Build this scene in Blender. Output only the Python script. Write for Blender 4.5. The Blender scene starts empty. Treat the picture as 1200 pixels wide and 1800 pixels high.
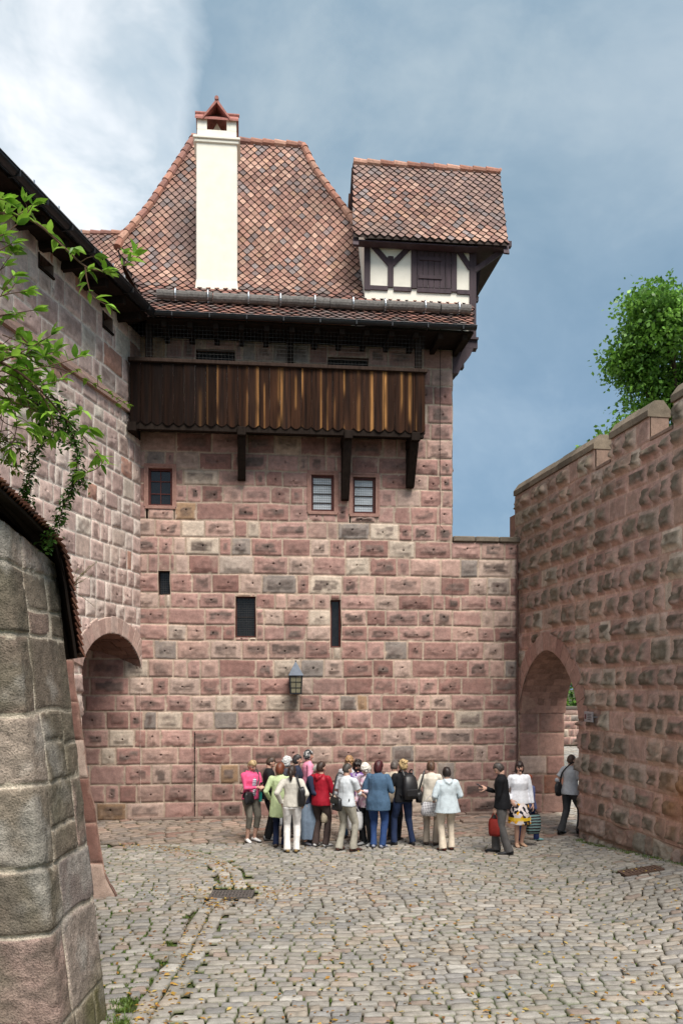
import bpy, math, random
import numpy as np
from mathutils import Vector, Matrix

R = math.radians
scene = bpy.context.scene
COL = scene.collection
random.seed(7)
EYE = 3.3                      # camera height above the paving (m)

def pt(px, py, D):
    """a point of the photograph's grid (1200 x 1800) at depth D metres"""
    return np.array([(px - 600.0) / 1500.0 * D, D, EYE + (1200.0 - py) / 1500.0 * D])

def gz(x, y):
    """height of the paving"""
    x = np.asarray(x, float); y = np.asarray(y, float)
    t = np.clip((17.6 - y) / 4.4, 0, 1)
    w = np.clip((x - 3.2) / 2.4, 0, 1); w = w * w * (3 - 2 * w)
    return 0.36 * t * w

# ------------------------------------------------------------------ noise
def _hash(a, b, c, seed):
    h = (a.astype(np.int64) * 374761393 + b.astype(np.int64) * 668265263 + c.astype(np.int64) * 2147483647 + int(seed) * 1274126177) & 0xffffffff
    h = ((h ^ (h >> 13)) * 1274126177) & 0xffffffff
    h = ((h ^ (h >> 16)) * 2246822519) & 0xffffffff
    return ((h ^ (h >> 15)) & 0xffffff) / float(0xffffff)

def vn2(x, y, seed=0):
    x = np.asarray(x, float); y = np.asarray(y, float)
    xi = np.floor(x); yi = np.floor(y); fx = x - xi; fy = y - yi
    fx = fx * fx * (3 - 2 * fx); fy = fy * fy * (3 - 2 * fy); z = np.zeros_like(xi)
    a = _hash(xi, yi, z, seed); b = _hash(xi + 1, yi, z, seed); c = _hash(xi, yi + 1, z, seed); d = _hash(xi + 1, yi + 1, z, seed)
    return (a * (1 - fx) + b * fx) * (1 - fy) + (c * (1 - fx) + d * fx) * fy

def fbm2(x, y, seed=0, o=3):
    s = 0; a = 0.5; n = 0
    for k in range(o):
        s = s + a * vn2(x * 2 ** k, y * 2 ** k, seed + 17 * k); n += a; a *= 0.5
    return s / n

def vn3(p, seed=0):
    x, y, z = p[:, 0], p[:, 1], p[:, 2]
    xi, yi, zi = np.floor(x), np.floor(y), np.floor(z)
    fx, fy, fz = x - xi, y - yi, z - zi
    fx = fx * fx * (3 - 2 * fx); fy = fy * fy * (3 - 2 * fy); fz = fz * fz * (3 - 2 * fz)
    r = 0
    for i in (0, 1):
        for j in (0, 1):
            for k in (0, 1):
                r = r + _hash(xi + i, yi + j, zi + k, seed) * (fx if i else 1 - fx) * (fy if j else 1 - fy) * (fz if k else 1 - fz)
    return r

def sstep(a, b, x):
    t = np.clip((np.asarray(x, float) - a) / (b - a), 0, 1)
    return t * t * (3 - 2 * t)

# ------------------------------------------------------------------ objects
def tag(o, label=None, cat=None, group=None, kind=None):
    if label: o['label'] = label
    if cat: o['category'] = cat
    if group: o['group'] = group
    if kind: o['kind'] = kind
    return o

def thing(name, label, cat, loc=(0, 0, 0), rotz=0.0, group=None):
    o = bpy.data.objects.new(name, None)
    o.empty_display_size = 0.3
    COL.objects.link(o)
    o.location = loc; o.rotation_euler = (0, 0, rotz)
    return tag(o, label, cat, group)

def root_loc(o):
    v = np.zeros(3)
    while o is not None:
        v = v + np.array(o.location); o = o.parent
    return v

def raw_mesh(name, V, F, C=None, smooth=False):
    """V (n,3); F list of arrays (k,m) of vertex ids, or a list of tuples; C (n,3) colours"""
    me = bpy.data.meshes.new(name)
    V = np.asarray(V, np.float32).reshape(-1, 3)
    if len(F) and isinstance(F[0], np.ndarray):
        loops = np.concatenate([f.reshape(-1) for f in F]).astype(np.int32)
        tot = np.concatenate([np.full(len(f), f.shape[1], np.int32) for f in F])
        start = np.concatenate([[0], np.cumsum(tot)[:-1]]).astype(np.int32)
        me.vertices.add(len(V)); me.vertices.foreach_set('co', V.reshape(-1))
        me.loops.add(len(loops)); me.loops.foreach_set('vertex_index', loops)
        me.polygons.add(len(tot)); me.polygons.foreach_set('loop_start', start); me.polygons.foreach_set('loop_total', tot)
        me.update(calc_edges=True)
    else:
        me.from_pydata([tuple(map(float, v)) for v in V], [], [tuple(int(i) for i in f) for f in F])
    if C is not None:
        C = np.asarray(C, np.float32)
        c4 = np.ones((len(V), 4), np.float32); c4[:, :3] = C
        a = me.color_attributes.new('Col', 'FLOAT_COLOR', 'POINT'); a.data.foreach_set('color', c4.reshape(-1))
    if smooth:
        me.polygons.foreach_set('use_smooth', np.ones(len(me.polygons), bool))
    me.validate()
    return me

def link(name, me, mat, parent=None):
    o = bpy.data.objects.new(name, me)
    COL.objects.link(o)
    for m in (mat if isinstance(mat, (list, tuple)) else [mat]):
        me.materials.append(m)
    if parent is not None: o.parent = parent
    return o

class MB:
    """collects shapes, in world coordinates, for ONE mesh"""
    def __init__(s): s.v = []; s.f = []; s.c = []
    def add(s, V, F, c=(1, 1, 1)):
        b = len(s.v); V = [tuple(map(float, p)) for p in V]
        s.v += V; s.f += [tuple(b + int(i) for i in f) for f in F]
        c = np.asarray(c, float)
        s.c += [tuple(c)] * len(V) if c.ndim == 1 else [tuple(x) for x in c]
        return s
    def hexa(s, P, c=(1, 1, 1)):
        """8 corners: bottom ring of 4, top ring of 4"""
        return s.add(P, [(3, 2, 1, 0), (4, 5, 6, 7), (0, 1, 5, 4), (1, 2, 6, 5), (2, 3, 7, 6), (3, 0, 4, 7)], c)
    def box(s, o, a, b, d, c=(1, 1, 1), cham=0.0):
        """box centred at o with half-axes a, b, d (vectors)"""
        o, a, b, d = (np.asarray(q, float) for q in (o, a, b, d))
        if cham <= 0:
            return s.hexa([o - a - b - d, o + a - b - d, o + a + b - d, o - a + b - d, o - a - b + d, o + a - b + d, o + a + b + d, o - a + b + d], c)
        la, lb, ld = (np.linalg.norm(q) for q in (a, b, d))
        V = []; k = min(cham, la * .9, lb * .9, ld * .9)
        fa, fb, fd = 1 - k / la, 1 - k / lb, 1 - k / ld
        for (za, xa, ya) in ((-1, fa, fb), (-fd, 1, 1), (fd, 1, 1), (1, fa, fb)):
            for (sx, sy) in ((-1, -1), (1, -1), (1, 1), (-1, 1)):
                if abs(za) == 1:
                    V.append(o + a * sx * xa + b * sy * ya + d * za)
                else:
                    V.append(o + a * sx * fa + b * sy + d * za); V.append(o + a * sx + b * sy * fb + d * za)
        # vertex ids: 0-3 bottom, 4-11 ring 1, 12-19 ring 2, 20-23 top
        F = [(3, 2, 1, 0), (20, 21, 22, 23)]
        ordr = [0, 2, 3, 5, 4, 6, 7, 1]   # walk round the octagon ring
        ordr = [0, 2, 3, 5, 4, 6, 7, 1]
        def ring(base): return [base + i for i in (1, 0, 2, 3, 5, 4, 6, 7)]
        r1 = ring(4); r2 = ring(12)
        for i in range(8):
            j = (i + 1) % 8
            F.append((r1[i], r1[j], r2[j], r2[i]))
        for q in range(4):
            n = (q + 1) % 4
            F.append((q, n, r1[(2 * q + 2) % 8], r1[2 * q + 1])); F.append((q, r1[2 * q + 1], r1[2 * q]))
            F.append((20 + n, 20 + q, r2[2 * q + 1], r2[(2 * q + 2) % 8])); F.append((20 + q, r2[2 * q], r2[2 * q + 1]))
        return s.add(V, F, c)
    def beam(s, p, q, w, h, up=(0, 0, 1), c=(1, 1, 1), cham=0.0):
        p = np.asarray(p, float); q = np.asarray(q, float); d = q - p; L = np.linalg.norm(d); t = d / L
        up = np.asarray(up, float); side = np.cross(t, up); side /= np.linalg.norm(side); n = np.cross(side, t)
        return s.box((p + q) / 2, side * w / 2, n * h / 2, t * L / 2, c, cham)
    def tube(s, P, r, n=8, c=(1, 1, 1), caps=True, side=None, flat=None):
        """r: radius, list of radii or list of (a, b)"""
        P = [np.asarray(p, float) for p in P]; k = len(P)
        rr = r if isinstance(r, (list, tuple)) and len(r) == k else [r] * k
        V = []; prev = None
        for i in range(k):
            t = P[min(i + 1, k - 1)] - P[max(i - 1, 0)]; t = t / (np.linalg.norm(t) + 1e-12)
            sd = np.asarray(side if side is not None else (prev if prev is not None else ((1, 0, 0) if abs(t[0]) < .9 else (0, 1, 0))), float)
            sd = sd - t * np.dot(sd, t); sd /= np.linalg.norm(sd) + 1e-12; prev = sd
            b = np.cross(t, sd)
            a_, b_ = rr[i] if isinstance(rr[i], (tuple, list)) else (rr[i], rr[i])
            for j in range(n):
                an = 2 * math.pi * j / n
                V.append(P[i] + sd * a_ * math.cos(an) + b * b_ * math.sin(an))
        F = []
        for i in range(k - 1):
            for j in range(n):
                m = (j + 1) % n
                F.append((i * n + j, i * n + m, (i + 1) * n + m, (i + 1) * n + j))
        if caps:
            F.append(tuple(range(n - 1, -1, -1))); F.append(tuple((k - 1) * n + j for j in range(n)))
        return s.add(V, F, c)
    def prism(s, poly, d, c=(1, 1, 1)):
        """polygon of points pushed along vector d"""
        n = len(poly); d = np.asarray(d, float)
        V = [np.asarray(p, float) for p in poly] + [np.asarray(p, float) + d for p in poly]
        F = [tuple(range(n - 1, -1, -1)), tuple(range(n, 2 * n))] + [(i, (i + 1) % n, n + (i + 1) % n, n + i) for i in range(n)]
        return s.add(V, F, c)
    def ball(s, o, r, nu=12, nv=8, c=(1, 1, 1), axes=None):
        o = np.asarray(o, float); r = np.asarray(r if np.ndim(r) else (r, r, r), float)
        ax = np.eye(3) if axes is None else np.asarray(axes, float)
        V = []; F = []
        for i in range(nv + 1):
            th = math.pi * i / nv
            for j in range(nu):
                ph = 2 * math.pi * j / nu
                q = np.array([math.sin(th) * math.cos(ph), math.sin(th) * math.sin(ph), math.cos(th)]) * r
                V.append(o + q @ ax)
        for i in range(nv):
            for j in range(nu):
                m = (j + 1) % nu
                F.append((i * nu + j, (i + 1) * nu + j, (i + 1) * nu + m, i * nu + m))
        return s.add(V, F, c)
    def build(s, name, mat, parent=None, smooth=False, fix=True):
        V = np.array(s.v, float).reshape(-1, 3)
        if parent is not None: V = V - root_loc(parent)
        me = raw_mesh(name, V, s.f, s.c, smooth)
        if fix:
            import bmesh
            bm = bmesh.new(); bm.from_mesh(me)
            bmesh.ops.recalc_face_normals(bm, faces=bm.faces); bm.to_mesh(me); bm.free()
        return link(name, me, mat, parent)

# ------------------------------------------------------------------ materials
class NT:
    def __init__(s, name):
        s.m = bpy.data.materials.new(name); s.m.use_nodes = True
        s.t = s.m.node_tree; s.n = s.t.nodes
        s.b = s.n['Principled BSDF']
    def new(s, ty, **kw):
        n = s.n.new(ty)
        for k, v in kw.items():
            if k in n.inputs.keys() and not hasattr(n, k): n.inputs[k].default_value = v
            else: setattr(n, k, v)
        return n
    def ln(s, a, b): s.t.links.new(a, b)
    def noise(s, scale, detail=4, rough=0.55, vec=None, dist=0.0):
        n = s.n.new('ShaderNodeTexNoise'); n.inputs['Scale'].default_value = scale
        n.inputs['Detail'].default_value = detail; n.inputs['Roughness'].default_value = rough; n.inputs['Distortion'].default_value = dist
        if vec is not None: s.ln(vec, n.inputs['Vector'])
        return n.outputs['Fac']
    def ramp(s, fac, stops):
        n = s.n.new('ShaderNodeValToRGB'); e = n.color_ramp.elements
        while len(e) > 1: e.remove(e[-1])
        for i, (p, c) in enumerate(stops):
            q = e[0] if i == 0 else e.new(p)
            q.position = p; q.color = tuple(c if np.ndim(c) else (c, c, c)) + (1,)
        s.ln(fac, n.inputs[0]); return n.outputs[0]
    def mix(s, a, b, fac=0.5, mode='MIX'):
        n = s.n.new('ShaderNodeMix'); n.data_type = 'RGBA'; n.blend_type = mode; n.clamp_factor = True
        for sock, v in ((n.inputs[0], fac), (n.inputs[6], a), (n.inputs[7], b)):
            if isinstance(v, bpy.types.NodeSocket): s.ln(v, sock)
            elif np.ndim(v): sock.default_value = tuple(v) + (1,)
            else: sock.default_value = v
        return n.outputs[2]
    def math(s, op, a, b=None, clamp=False):
        n = s.n.new('ShaderNodeMath'); n.operation = op; n.use_clamp = clamp
        for sock, v in ((n.inputs[0], a), (n.inputs[1], b)):
            if v is None: continue
            if isinstance(v, bpy.types.NodeSocket): s.ln(v, sock)
            else: sock.default_value = v
        return n.outputs[0]
    def coord(s, kind='Object', scale=None, rot=None):
        n = s.n.new('ShaderNodeTexCoord'); o = n.outputs[kind]
        if scale is not None or rot is not None:
            m = s.n.new('ShaderNodeMapping'); s.ln(o, m.inputs[0])
            if scale is not None: m.inputs['Scale'].default_value = scale
            if rot is not None: m.inputs['Rotation'].default_value = rot
            o = m.outputs[0]
        return o
    def attr(s, name='Col'):
        n = s.n.new('ShaderNodeVertexColor'); n.layer_name = name; return n.outputs[0]
    def bump(s, h, strength=0.3, dist=0.01):
        n = s.n.new('ShaderNodeBump'); n.inputs['Strength'].default_value = strength; n.inputs['Distance'].default_value = dist
        s.ln(h, n.inputs['Height']); s.ln(n.outputs[0], s.b.inputs['Normal'])
    def done(s, color=None, rough=0.8, metal=0.0, spec=0.3):
        if color is not None:
            if isinstance(color, bpy.types.NodeSocket): s.ln(color, s.b.inputs['Base Color'])
            else: s.b.inputs['Base Color'].default_value = tuple(color) + (1,)
        if isinstance(rough, bpy.types.NodeSocket): s.ln(rough, s.b.inputs['Roughness'])
        else: s.b.inputs['Roughness'].default_value = rough
        s.b.inputs['Metallic'].default_value = metal
        s.b.inputs['Specular IOR Level'].default_value = spec
        return s.m

def mat_stone(name, lo=0.72, hi=1.2, scale=9, bump=0.5, dist=0.012, grain=0.70):
    t = NT(name); co = t.coord()
    n1 = t.noise(scale, 6, 0.65, co); n2 = t.noise(scale * 7, 3, 0.6, co); n3 = t.noise(0.7, 3, 0.6, co)
    v = t.ramp(n1, [(0.28, lo), (0.72, hi)])
    c = t.mix(t.attr(), v, 1.0, 'MULTIPLY')
    v2 = t.ramp(n2, [(0.30, grain), (0.5, 1.0), (0.75, 1.84 - grain)])
    c = t.mix(c, v2, 0.8, 'MULTIPLY')
    v3 = t.ramp(n3, [(0.3, (0.84, 0.85, 0.84)), (0.7, (1.07, 1.03, 1.0))])
    c = t.mix(c, v3, 1.0, 'MULTIPLY')
    t.bump(t.math('ADD', n1, t.math('MULTIPLY', n2, 0.6)), bump, dist)
    return t.done(c, 0.92, spec=0.15)

def mat_attr(name, scale=20, lo=0.8, hi=1.15, rough=0.8, bump=0.2, dist=0.004, spec=0.25, stretch=None):
    t = NT(name); co = t.coord(scale=stretch)
    n1 = t.noise(scale, 5, 0.6, co)
    c = t.mix(t.attr(), t.ramp(n1, [(0.3, lo), (0.7, hi)]), 1.0, 'MULTIPLY')
    t.bump(n1, bump, dist)
    return t.done(c, rough, spec=spec)

def mat_plain(name, col, rough=0.6, metal=0.0, spec=0.3, scale=12, var=0.15, bump=0.15, dist=0.003, stretch=None):
    t = NT(name); co = t.coord(scale=stretch); n = t.noise(scale, 5, 0.6, co)
    c = t.mix(col, t.ramp(n, [(0.3, 1 - var), (0.7, 1 + var)]), 1.0, 'MULTIPLY')
    if bump: t.bump(n, bump, dist)
    return t.done(c, rough, metal, spec)

M = {}
M['stone'] = mat_stone('sandstone blocks')
M['oldstone'] = mat_stone('weathered buttress stone', 0.6, 1.3, 8, 1.0, 0.03, 0.48)
M['cobble'] = mat_stone('cobblestones', 0.78, 1.18, 12, 0.35, 0.006)
M['tile'] = mat_attr('clay roof tiles', 14, 0.72, 1.2, 0.85, 0.3, 0.006)
M['under'] = mat_plain('roof underlay', (0.035, 0.024, 0.02), 0.95)
M['board'] = mat_attr('weathered boards', 26, 0.6, 1.3, 0.85, 0.4, 0.004, .06, stretch=(1, 1, 0.06))
M['beam'] = mat_plain('dark oak beams', (0.020, 0.014, 0.011), 0.85, spec=.08, stretch=(1, 1, 0.2), var=0.35, scale=18)
M['oxblood'] = mat_plain('painted timber', (0.055, 0.035, 0.042), 0.65, var=0.3, scale=10, stretch=(1, 1, 0.15))
M['redframe'] = mat_plain('red painted frame', (0.11, 0.03, 0.024), 0.55, var=0.2)
M['plaster'] = mat_plain('cream plaster', (0.84, 0.79, 0.68), 0.9, var=0.06, scale=3.5, bump=0.25, dist=0.01)
M['gutter'] = mat_plain('dark metal gutter', (0.022, 0.023, 0.026), 0.42, 0.3, 0.5, var=0.25, scale=4)
M['zinc'] = mat_plain('zinc strap', (0.5, 0.53, 0.56), 0.4, 0.9, 0.5)
M['log'] = mat_attr('grey weathered log', 20, 0.6, 1.3, 0.9, 0.5, 0.01)
M['iron'] = mat_plain('rusty iron', (0.045, 0.032, 0.028), 0.75, 0.4, var=0.4, scale=25)
M['wire'] = mat_plain('thin steel wire', (0.07, 0.065, 0.06), 0.6, 0.5, bump=0)
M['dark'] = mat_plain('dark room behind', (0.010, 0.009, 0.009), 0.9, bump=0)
def _glass():
    t = NT('window glass'); n = t.noise(1.2, 2, 0.5, t.coord())
    t.bump(n, 0.08, 0.02)
    return t.done((0.02, 0.024, 0.028), 0.04, 0.0, 1.0)
M['glass'] = _glass()
M['sky_tinted_blind'] = mat_plain('pale blind behind glass', (.70, .75, .78), .12, 0, .6, scale=1.5, var=.18, bump=0)  # pale colour paints in the sky reflection along with white curtains
M['dullglass'] = mat_plain('dull leaded glass', (0.012, 0.012, 0.014), 0.22, 0, 0.5, var=0.4, scale=8)
M['bark'] = mat_plain('bark', (0.06, 0.04, 0.028), 0.9, var=0.4, scale=30, bump=0.6, dist=0.01)
M['twig'] = mat_plain('twig bark', (0.11, 0.06, 0.035), 0.8, var=0.3, scale=30)
def mat_leaf(name, trans=0.35):
    t = NT(name); n = t.noise(9, 3, 0.6, t.coord())
    c = t.mix(t.attr(), t.ramp(n, [(0.3, 0.75), (0.7, 1.25)]), 1.0, 'MULTIPLY')
    t.done(c, 0.42, spec=0.35)
    tr = t.n.new('ShaderNodeBsdfTranslucent'); t.ln(c, tr.inputs[0])
    mx = t.n.new('ShaderNodeMixShader'); mx.inputs[0].default_value = trans
    t.ln(t.b.outputs[0], mx.inputs[1]); t.ln(tr.outputs[0], mx.inputs[2])
    t.ln(mx.outputs[0], t.n['Material Output'].inputs[0])
    return t.m
M['leaf'] = mat_leaf('leaf')
# ------------------------------------------------------------------ rusticated masonry
PAL = {
 'tower': [((0.46, 0.285, 0.25), 34), ((0.41, 0.24, 0.208), 30), ((0.33, 0.185, 0.16), 14), ((0.50, 0.335, 0.285), 13), ((0.60, 0.50, 0.41), 6), ((0.31, 0.265, 0.24), 5), ((0.38, 0.25, 0.16), 3)],
 'left':  [((0.70, 0.53, 0.47), 34), ((0.65, 0.48, 0.43), 30), ((0.72, 0.60, 0.535), 20), ((0.61, 0.44, 0.395), 10), ((0.72, 0.65, 0.56), 5), ((0.52, 0.29, 0.22), 3)],
 'right': [((0.56, 0.37, 0.315), 40), ((0.51, 0.32, 0.27), 26), ((0.57, 0.395, 0.32), 16), ((0.46, 0.31, 0.25), 8), ((0.63, 0.52, 0.43), 6)],
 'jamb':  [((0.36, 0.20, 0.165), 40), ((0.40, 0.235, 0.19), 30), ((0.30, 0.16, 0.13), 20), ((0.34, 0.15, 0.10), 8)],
 'vousl': [((0.60, 0.43, 0.37), 40), ((0.54, 0.37, 0.32), 35), ((0.63, 0.48, 0.42), 25)],
 'vous':  [((0.44, 0.28, 0.235), 40), ((0.39, 0.235, 0.20), 35), ((0.48, 0.33, 0.285), 25)],
}
MORTAR = {'tower': (0.50, 0.39, 0.31), 'left': (0.78, 0.68, 0.60), 'right': (0.60, 0.41, 0.335), 'jamb': (0.36, 0.25, 0.19), 'vous': (0.46, 0.33, 0.27), 'vousl': (.66, .55, .47)}

def pick(pal, rng):
    k = rng.random() * sum(w for _, w in pal)
    for c, w in pal:
        k -= w
        if k <= 0: return np.array(c)
    return np.array(pal[-1][0])

class Masonry:
    """rectangular stones in a (u, v) plane with a relief h; ends as one mesh"""
    def __init__(s, style, seed, res=0.04, joint=0.013, depth=(0.02, 0.05), margin=(0.06, 0.10), flat=0.12, rough=0.03, patina=(0.15, 0.13, 0.115), pat=(0.1, 0.75), hole=0.6, wob=0.018, shade=None, inside=None, near=None, top=None, ledge=0.5, pale=.12, enoise=.07):
        s.__dict__.update(locals()); s.rng = random.Random(seed); s.V = []; s.F = []; s.C = []; s.n = 0
    def stone(s, u0, u1, v0, v1, col=None, flat=None):
        rg = s.rng; w = u1 - u0; h = v1 - v0; j = s.joint
        if w < 0.05 or h < 0.05: return
        j2 = j + 0.011
        nu = max(3, int(round((w - 2 * j2) / s.res)) + 1); nv = max(3, int(round((h - 2 * j2) / s.res)) + 1)
        us = [0, j] + list(np.linspace(j2, w - j2, nu)) + [w - j, w]
        vs = [0, j] + list(np.linspace(j2, h - j2, nv)) + [h - j, h]
        isflat = rg.random() < s.flat if flat is None else flat
        hole = (not isflat) and rg.random() < s.hole and w > 0.3
        hu = hv = -9
        if hole:
            hu = w * rg.uniform(.4, .6); hv = h * rg.uniform(.42, .62)
            us = sorted([x for x in us if abs(x - hu) > 0.024] + [hu - .022, hu - .011, hu + .011, hu + .022])
            vs = sorted([x for x in vs if abs(x - hv) > 0.024] + [hv - .022, hv - .011, hv + .011, hv + .022])
        U, V = np.meshgrid(np.array(us), np.array(vs)); gu = U + u0; gv = V + v0
        sd = rg.randrange(1 << 20)
        du = np.minimum(U, w - U); dv = np.minimum(V, h - V); d = np.minimum(du, dv)
        r = 0.035
        cor = (du < r) & (dv < r)
        d = np.where(cor, r - np.hypot(r - du, r - dv), d)
        mort = d < j + 1e-5
        chip = fbm2(gu * 9, gv * 9, sd, 2)
        mort |= (d < j2 + 0.02) & (chip > 0.74)
        ml, mr, mb, mt = (rg.uniform(*s.margin) for _ in range(4))
        ml = min(ml, w * .28); mr = min(mr, w * .28); mb = min(mb, h * .27); mt = min(mt, h * .27)
        e = np.minimum(np.minimum(U - ml, w - mr - U), np.minimum(V - mb, h - mt - V))
        rr = 0.05
        e = e + (fbm2(gu * 7, gv * 7, sd + 3, 2) - .5) * s.enoise
        t = sstep(0, 0.018 + rg.random() * .02, e)
        bh = 0 if isflat else rg.uniform(*s.depth)
        lo = fbm2(gu * 4.2, gv * 5, sd + 5, 2); hi = fbm2(gu * 17, gv * 17, sd + 9, 3)
        bossrow = np.clip(0.75 + s.ledge * (0.5 - V / h), .3, 1.4)      # bosses sag: heaviest at the foot
        H = t * (bh * (0.45 + 1.0 * lo) * bossrow + (hi - .5) * s.rough * (0.4 if isflat else 1.0) * 2)
        H = H + (lo - .5) * 0.012 + rg.uniform(-.006, .008)
        if hole:
            hh = (np.abs(U - hu) < .013) & (np.abs(V - hv) < .013); H = np.where(hh, H - 0.05, H)
        H = np.where(mort, -0.012 + (chip - .5) * 0.006, H)
        base = pick(PAL[s.style], rg) if col is None else np.array(col)
        base = base * rg.uniform(.84, 1.14)
        if rg.random() < s.pale: base = base * .45 + np.array((.62, .50, .42)) * .55
        C = np.ones(U.shape + (3,)) * base
        pf = (rg.uniform(*s.pat) ** .9) * (0.3 if isflat else 1.0)
        st = sstep(.25, .7, fbm2(gu * 5, gv * 8, sd + 21, 3))
        k = np.clip(t * pf * (0.45 + 0.75 * st), 0, .94)[..., None]
        C = C * (1 - k) + np.array(s.patina) * rg.uniform(.7, 1.25) * k
        edge = (1 - t) * sstep(.5, .8, fbm2(gu * 6, gv * 6, sd + 33, 2)) * rg.uniform(0, .35)
        C = C * (1 - edge[..., None]) + np.array((.56, .45, .37)) * edge[..., None]
        mc = np.array(MORTAR[s.style]) * (0.8 + .4 * vn2(gu * 3, gv * 3, 5))[..., None]
        C = np.where(mort[..., None], mc, C)
        if s.shade is not None: C = s.shade(gu, gv, C, rg)
        wu = (fbm2(gu * 1.9, gv * 1.9, 101, 2) - .5) * s.wob * 2; wv = (fbm2(gu * 1.7 + 9, gv * 1.7, 202, 2) - .5) * s.wob * 2
        a, b = U.shape
        idx = np.arange(a * b).reshape(a, b)
        Q = np.stack([idx[:-1, :-1], idx[:-1, 1:], idx[1:, 1:], idx[1:, :-1]], -1).reshape(-1, 4)
        gu2 = (gu + wu).reshape(-1); gv2 = (gv + wv).reshape(-1); H = H.reshape(-1)
        if s.near is not None: H = np.where(s.near(gu2, gv2), np.minimum(H, -0.012), H)
        if s.top is not None:
            tv = s.top(gu2); gv2 = np.minimum(gv2, tv)
        if s.inside is not None:
            cu = gu2[Q].mean(1); cv = gv2[Q].mean(1); Q = Q[~s.inside(cu, cv)]
        if s.top is not None:
            Q = Q[np.ptp(gv2[Q], axis=1) > 1e-4]
        s.V.append(np.stack([gu2, gv2, H], 1)); s.C.append(C.reshape(-1, 3)); s.F.append(Q + s.n); s.n += a * b
    def lay(s, u0, u1, v0, v1, ch, wr, holes=(), breaks=(), col=None):
        """courses of height about ch, stones of width wr=(lo, hi), minus rectangles"""
        rg = s.rng; v = v0; rows = []
        while v < v1 - 1e-6:
            h = ch * rg.uniform(.86, 1.14)
            if v1 - v - h < ch * .6: h = (v1 - v) / (1 if v1 - v < ch * 1.35 else 2)
            rows.append((v, min(v + h, v1))); v += h
        for (a, b) in rows:
            u = u0 - rg.uniform(0, wr[0] * .7)
            while u < u1 - 1e-6:
                w = rg.uniform(*wr) if rg.random() < .8 else rg.uniform(wr[0] * .6, wr[0])
                e = min(u + w, u1)
                if u1 - e < wr[0] * .45: e = u1
                rects = [(max(u, u0), e, a, b)]
                for (p, q, y, z) in holes:
                    nx = []
                    for (c, d, g, k) in rects:
                        if q <= c or p >= d or z <= g or y >= k: nx.append((c, d, g, k)); continue
                        if c < p: nx.append((c, p, g, k))
                        if d > q: nx.append((q, d, g, k))
                        m, n = max(c, p), min(d, q)
                        if g < y: nx.append((m, n, g, y))
                        if k > z: nx.append((m, n, z, k))
                    rects = nx
                for rc in rects: s.stone(*rc, col=col)
                u = e
    def mesh(s, fn, name, mat, parent=None):
        V = np.concatenate(s.V); P = fn(V[:, 0], V[:, 1], V[:, 2])
        if parent is not None: P = P - root_loc(parent)
        F = np.concatenate(s.F)
        me = raw_mesh(name, P, [F], np.concatenate(s.C), smooth=False)
        return link(name, me, mat, parent)

def plane_fn(o, ud, nd):
    o = np.array([o[0], o[1]]); 
    def f(u, v, h):
        return np.stack([o[0] + ud[0] * u + nd[0] * h, o[1] + ud[1] * u + nd[1] * h, v], 1)
    return f

# --- the three wall planes -------------------------------------------------
_a = math.atan(0.11)
TU = np.array([math.cos(_a), math.sin(_a), 0]); TN = np.array([math.sin(_a), -math.cos(_a), 0]); TO = np.array([0, 21.0, 0]); ZZ = np.array([0, 0, 1.0])
def T(u, h, z): return TO + TU * u + TN * h + ZZ * z
def Tpx(px, py, h=0.0):
    k = (px - 600) / 1500.0; o = TO + TN * h
    # X = o.x + c u ; D = o.y + s u ; X = k D
    u = (k * o[1] - o[0]) / (TU[0] - k * TU[1]); D = o[1] + TU[1] * u
    return u, EYE + (1200 - py) / 1500.0 * D
_l = math.hypot(1, .2)
LU = np.array([-.2, -1, 0]) / _l; LN = np.array([1, -.2, 0]) / _l; LO = np.array([-4.8, 20.47, 0])
def Lp(s, h, z): return LO + LU * s + LN * h + ZZ * z
def Lpx(px, py):
    k = (px - 600) / 1500.0; D = 8.894 / (.2 - k); return (20.47 - D) * _l, EYE + (1200 - py) / 1500.0 * D
_r = math.hypot(1, .165)
RU = np.array([.165, -1, 0]) / _r; RN = np.array([-1, -.165, 0]) / _r; RO = np.array([4.47, 21.49, 0])
def Rp(s, h, z): return RO + RU * s + RN * h + ZZ * z
def Rpx(px, py):
    k = (px - 600) / 1500.0; D = 8.016 / (k + .165); return (21.49 - D) * _r, EYE + (1200 - py) / 1500.0 * D

def rect(p0, p1, fn):
    a, b = fn(*p0); c, d = fn(*p1)
    return (min(a, c), max(a, c), min(b, d), max(b, d))

# --- tower front -------------------------------------------------------------
tower = thing('stone_tower', 'pink sandstone tower with red tiled roof and dark timber gallery', 'tower', (0, 24.0, 0))
WIN = {
 'A': rect((261, 822), (303, 889), Tpx), 'B': rect((547, 834), (587, 899), Tpx), 'C': rect((620, 838), (660, 903), Tpx),
 'D': rect((279, 1003), (299, 1045), Tpx), 'E': rect((414, 1048), (450, 1120), Tpx), 'F': rect((581, 1054), (599, 1138), Tpx),
 'G': rect((345, 613), (413, 655), Tpx), 'H': rect((576, 627), (648, 668), Tpx),
}
def grow(r, d): return (r[0] - d, r[1] + d, r[2] - d, r[3] + d)
holes = [grow(WIN[k], .055 if k in 'ABC' else .0) for k in WIN]
UR = Tpx(795, 800)[0]; UC = 4.47 / TU[0]; UJ = Tpx(991, 1300)[0]; ZL = 6.82
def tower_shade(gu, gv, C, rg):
    low_dark = sstep(2.2, 0.2, gv) * (0.35 + .5 * fbm2(gu * .9, gv * .9, 77, 3))  # colour darkens unevenly towards the bottom of the wall
    C = C * (1 - .42 * low_dark[..., None])
    return C
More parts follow.
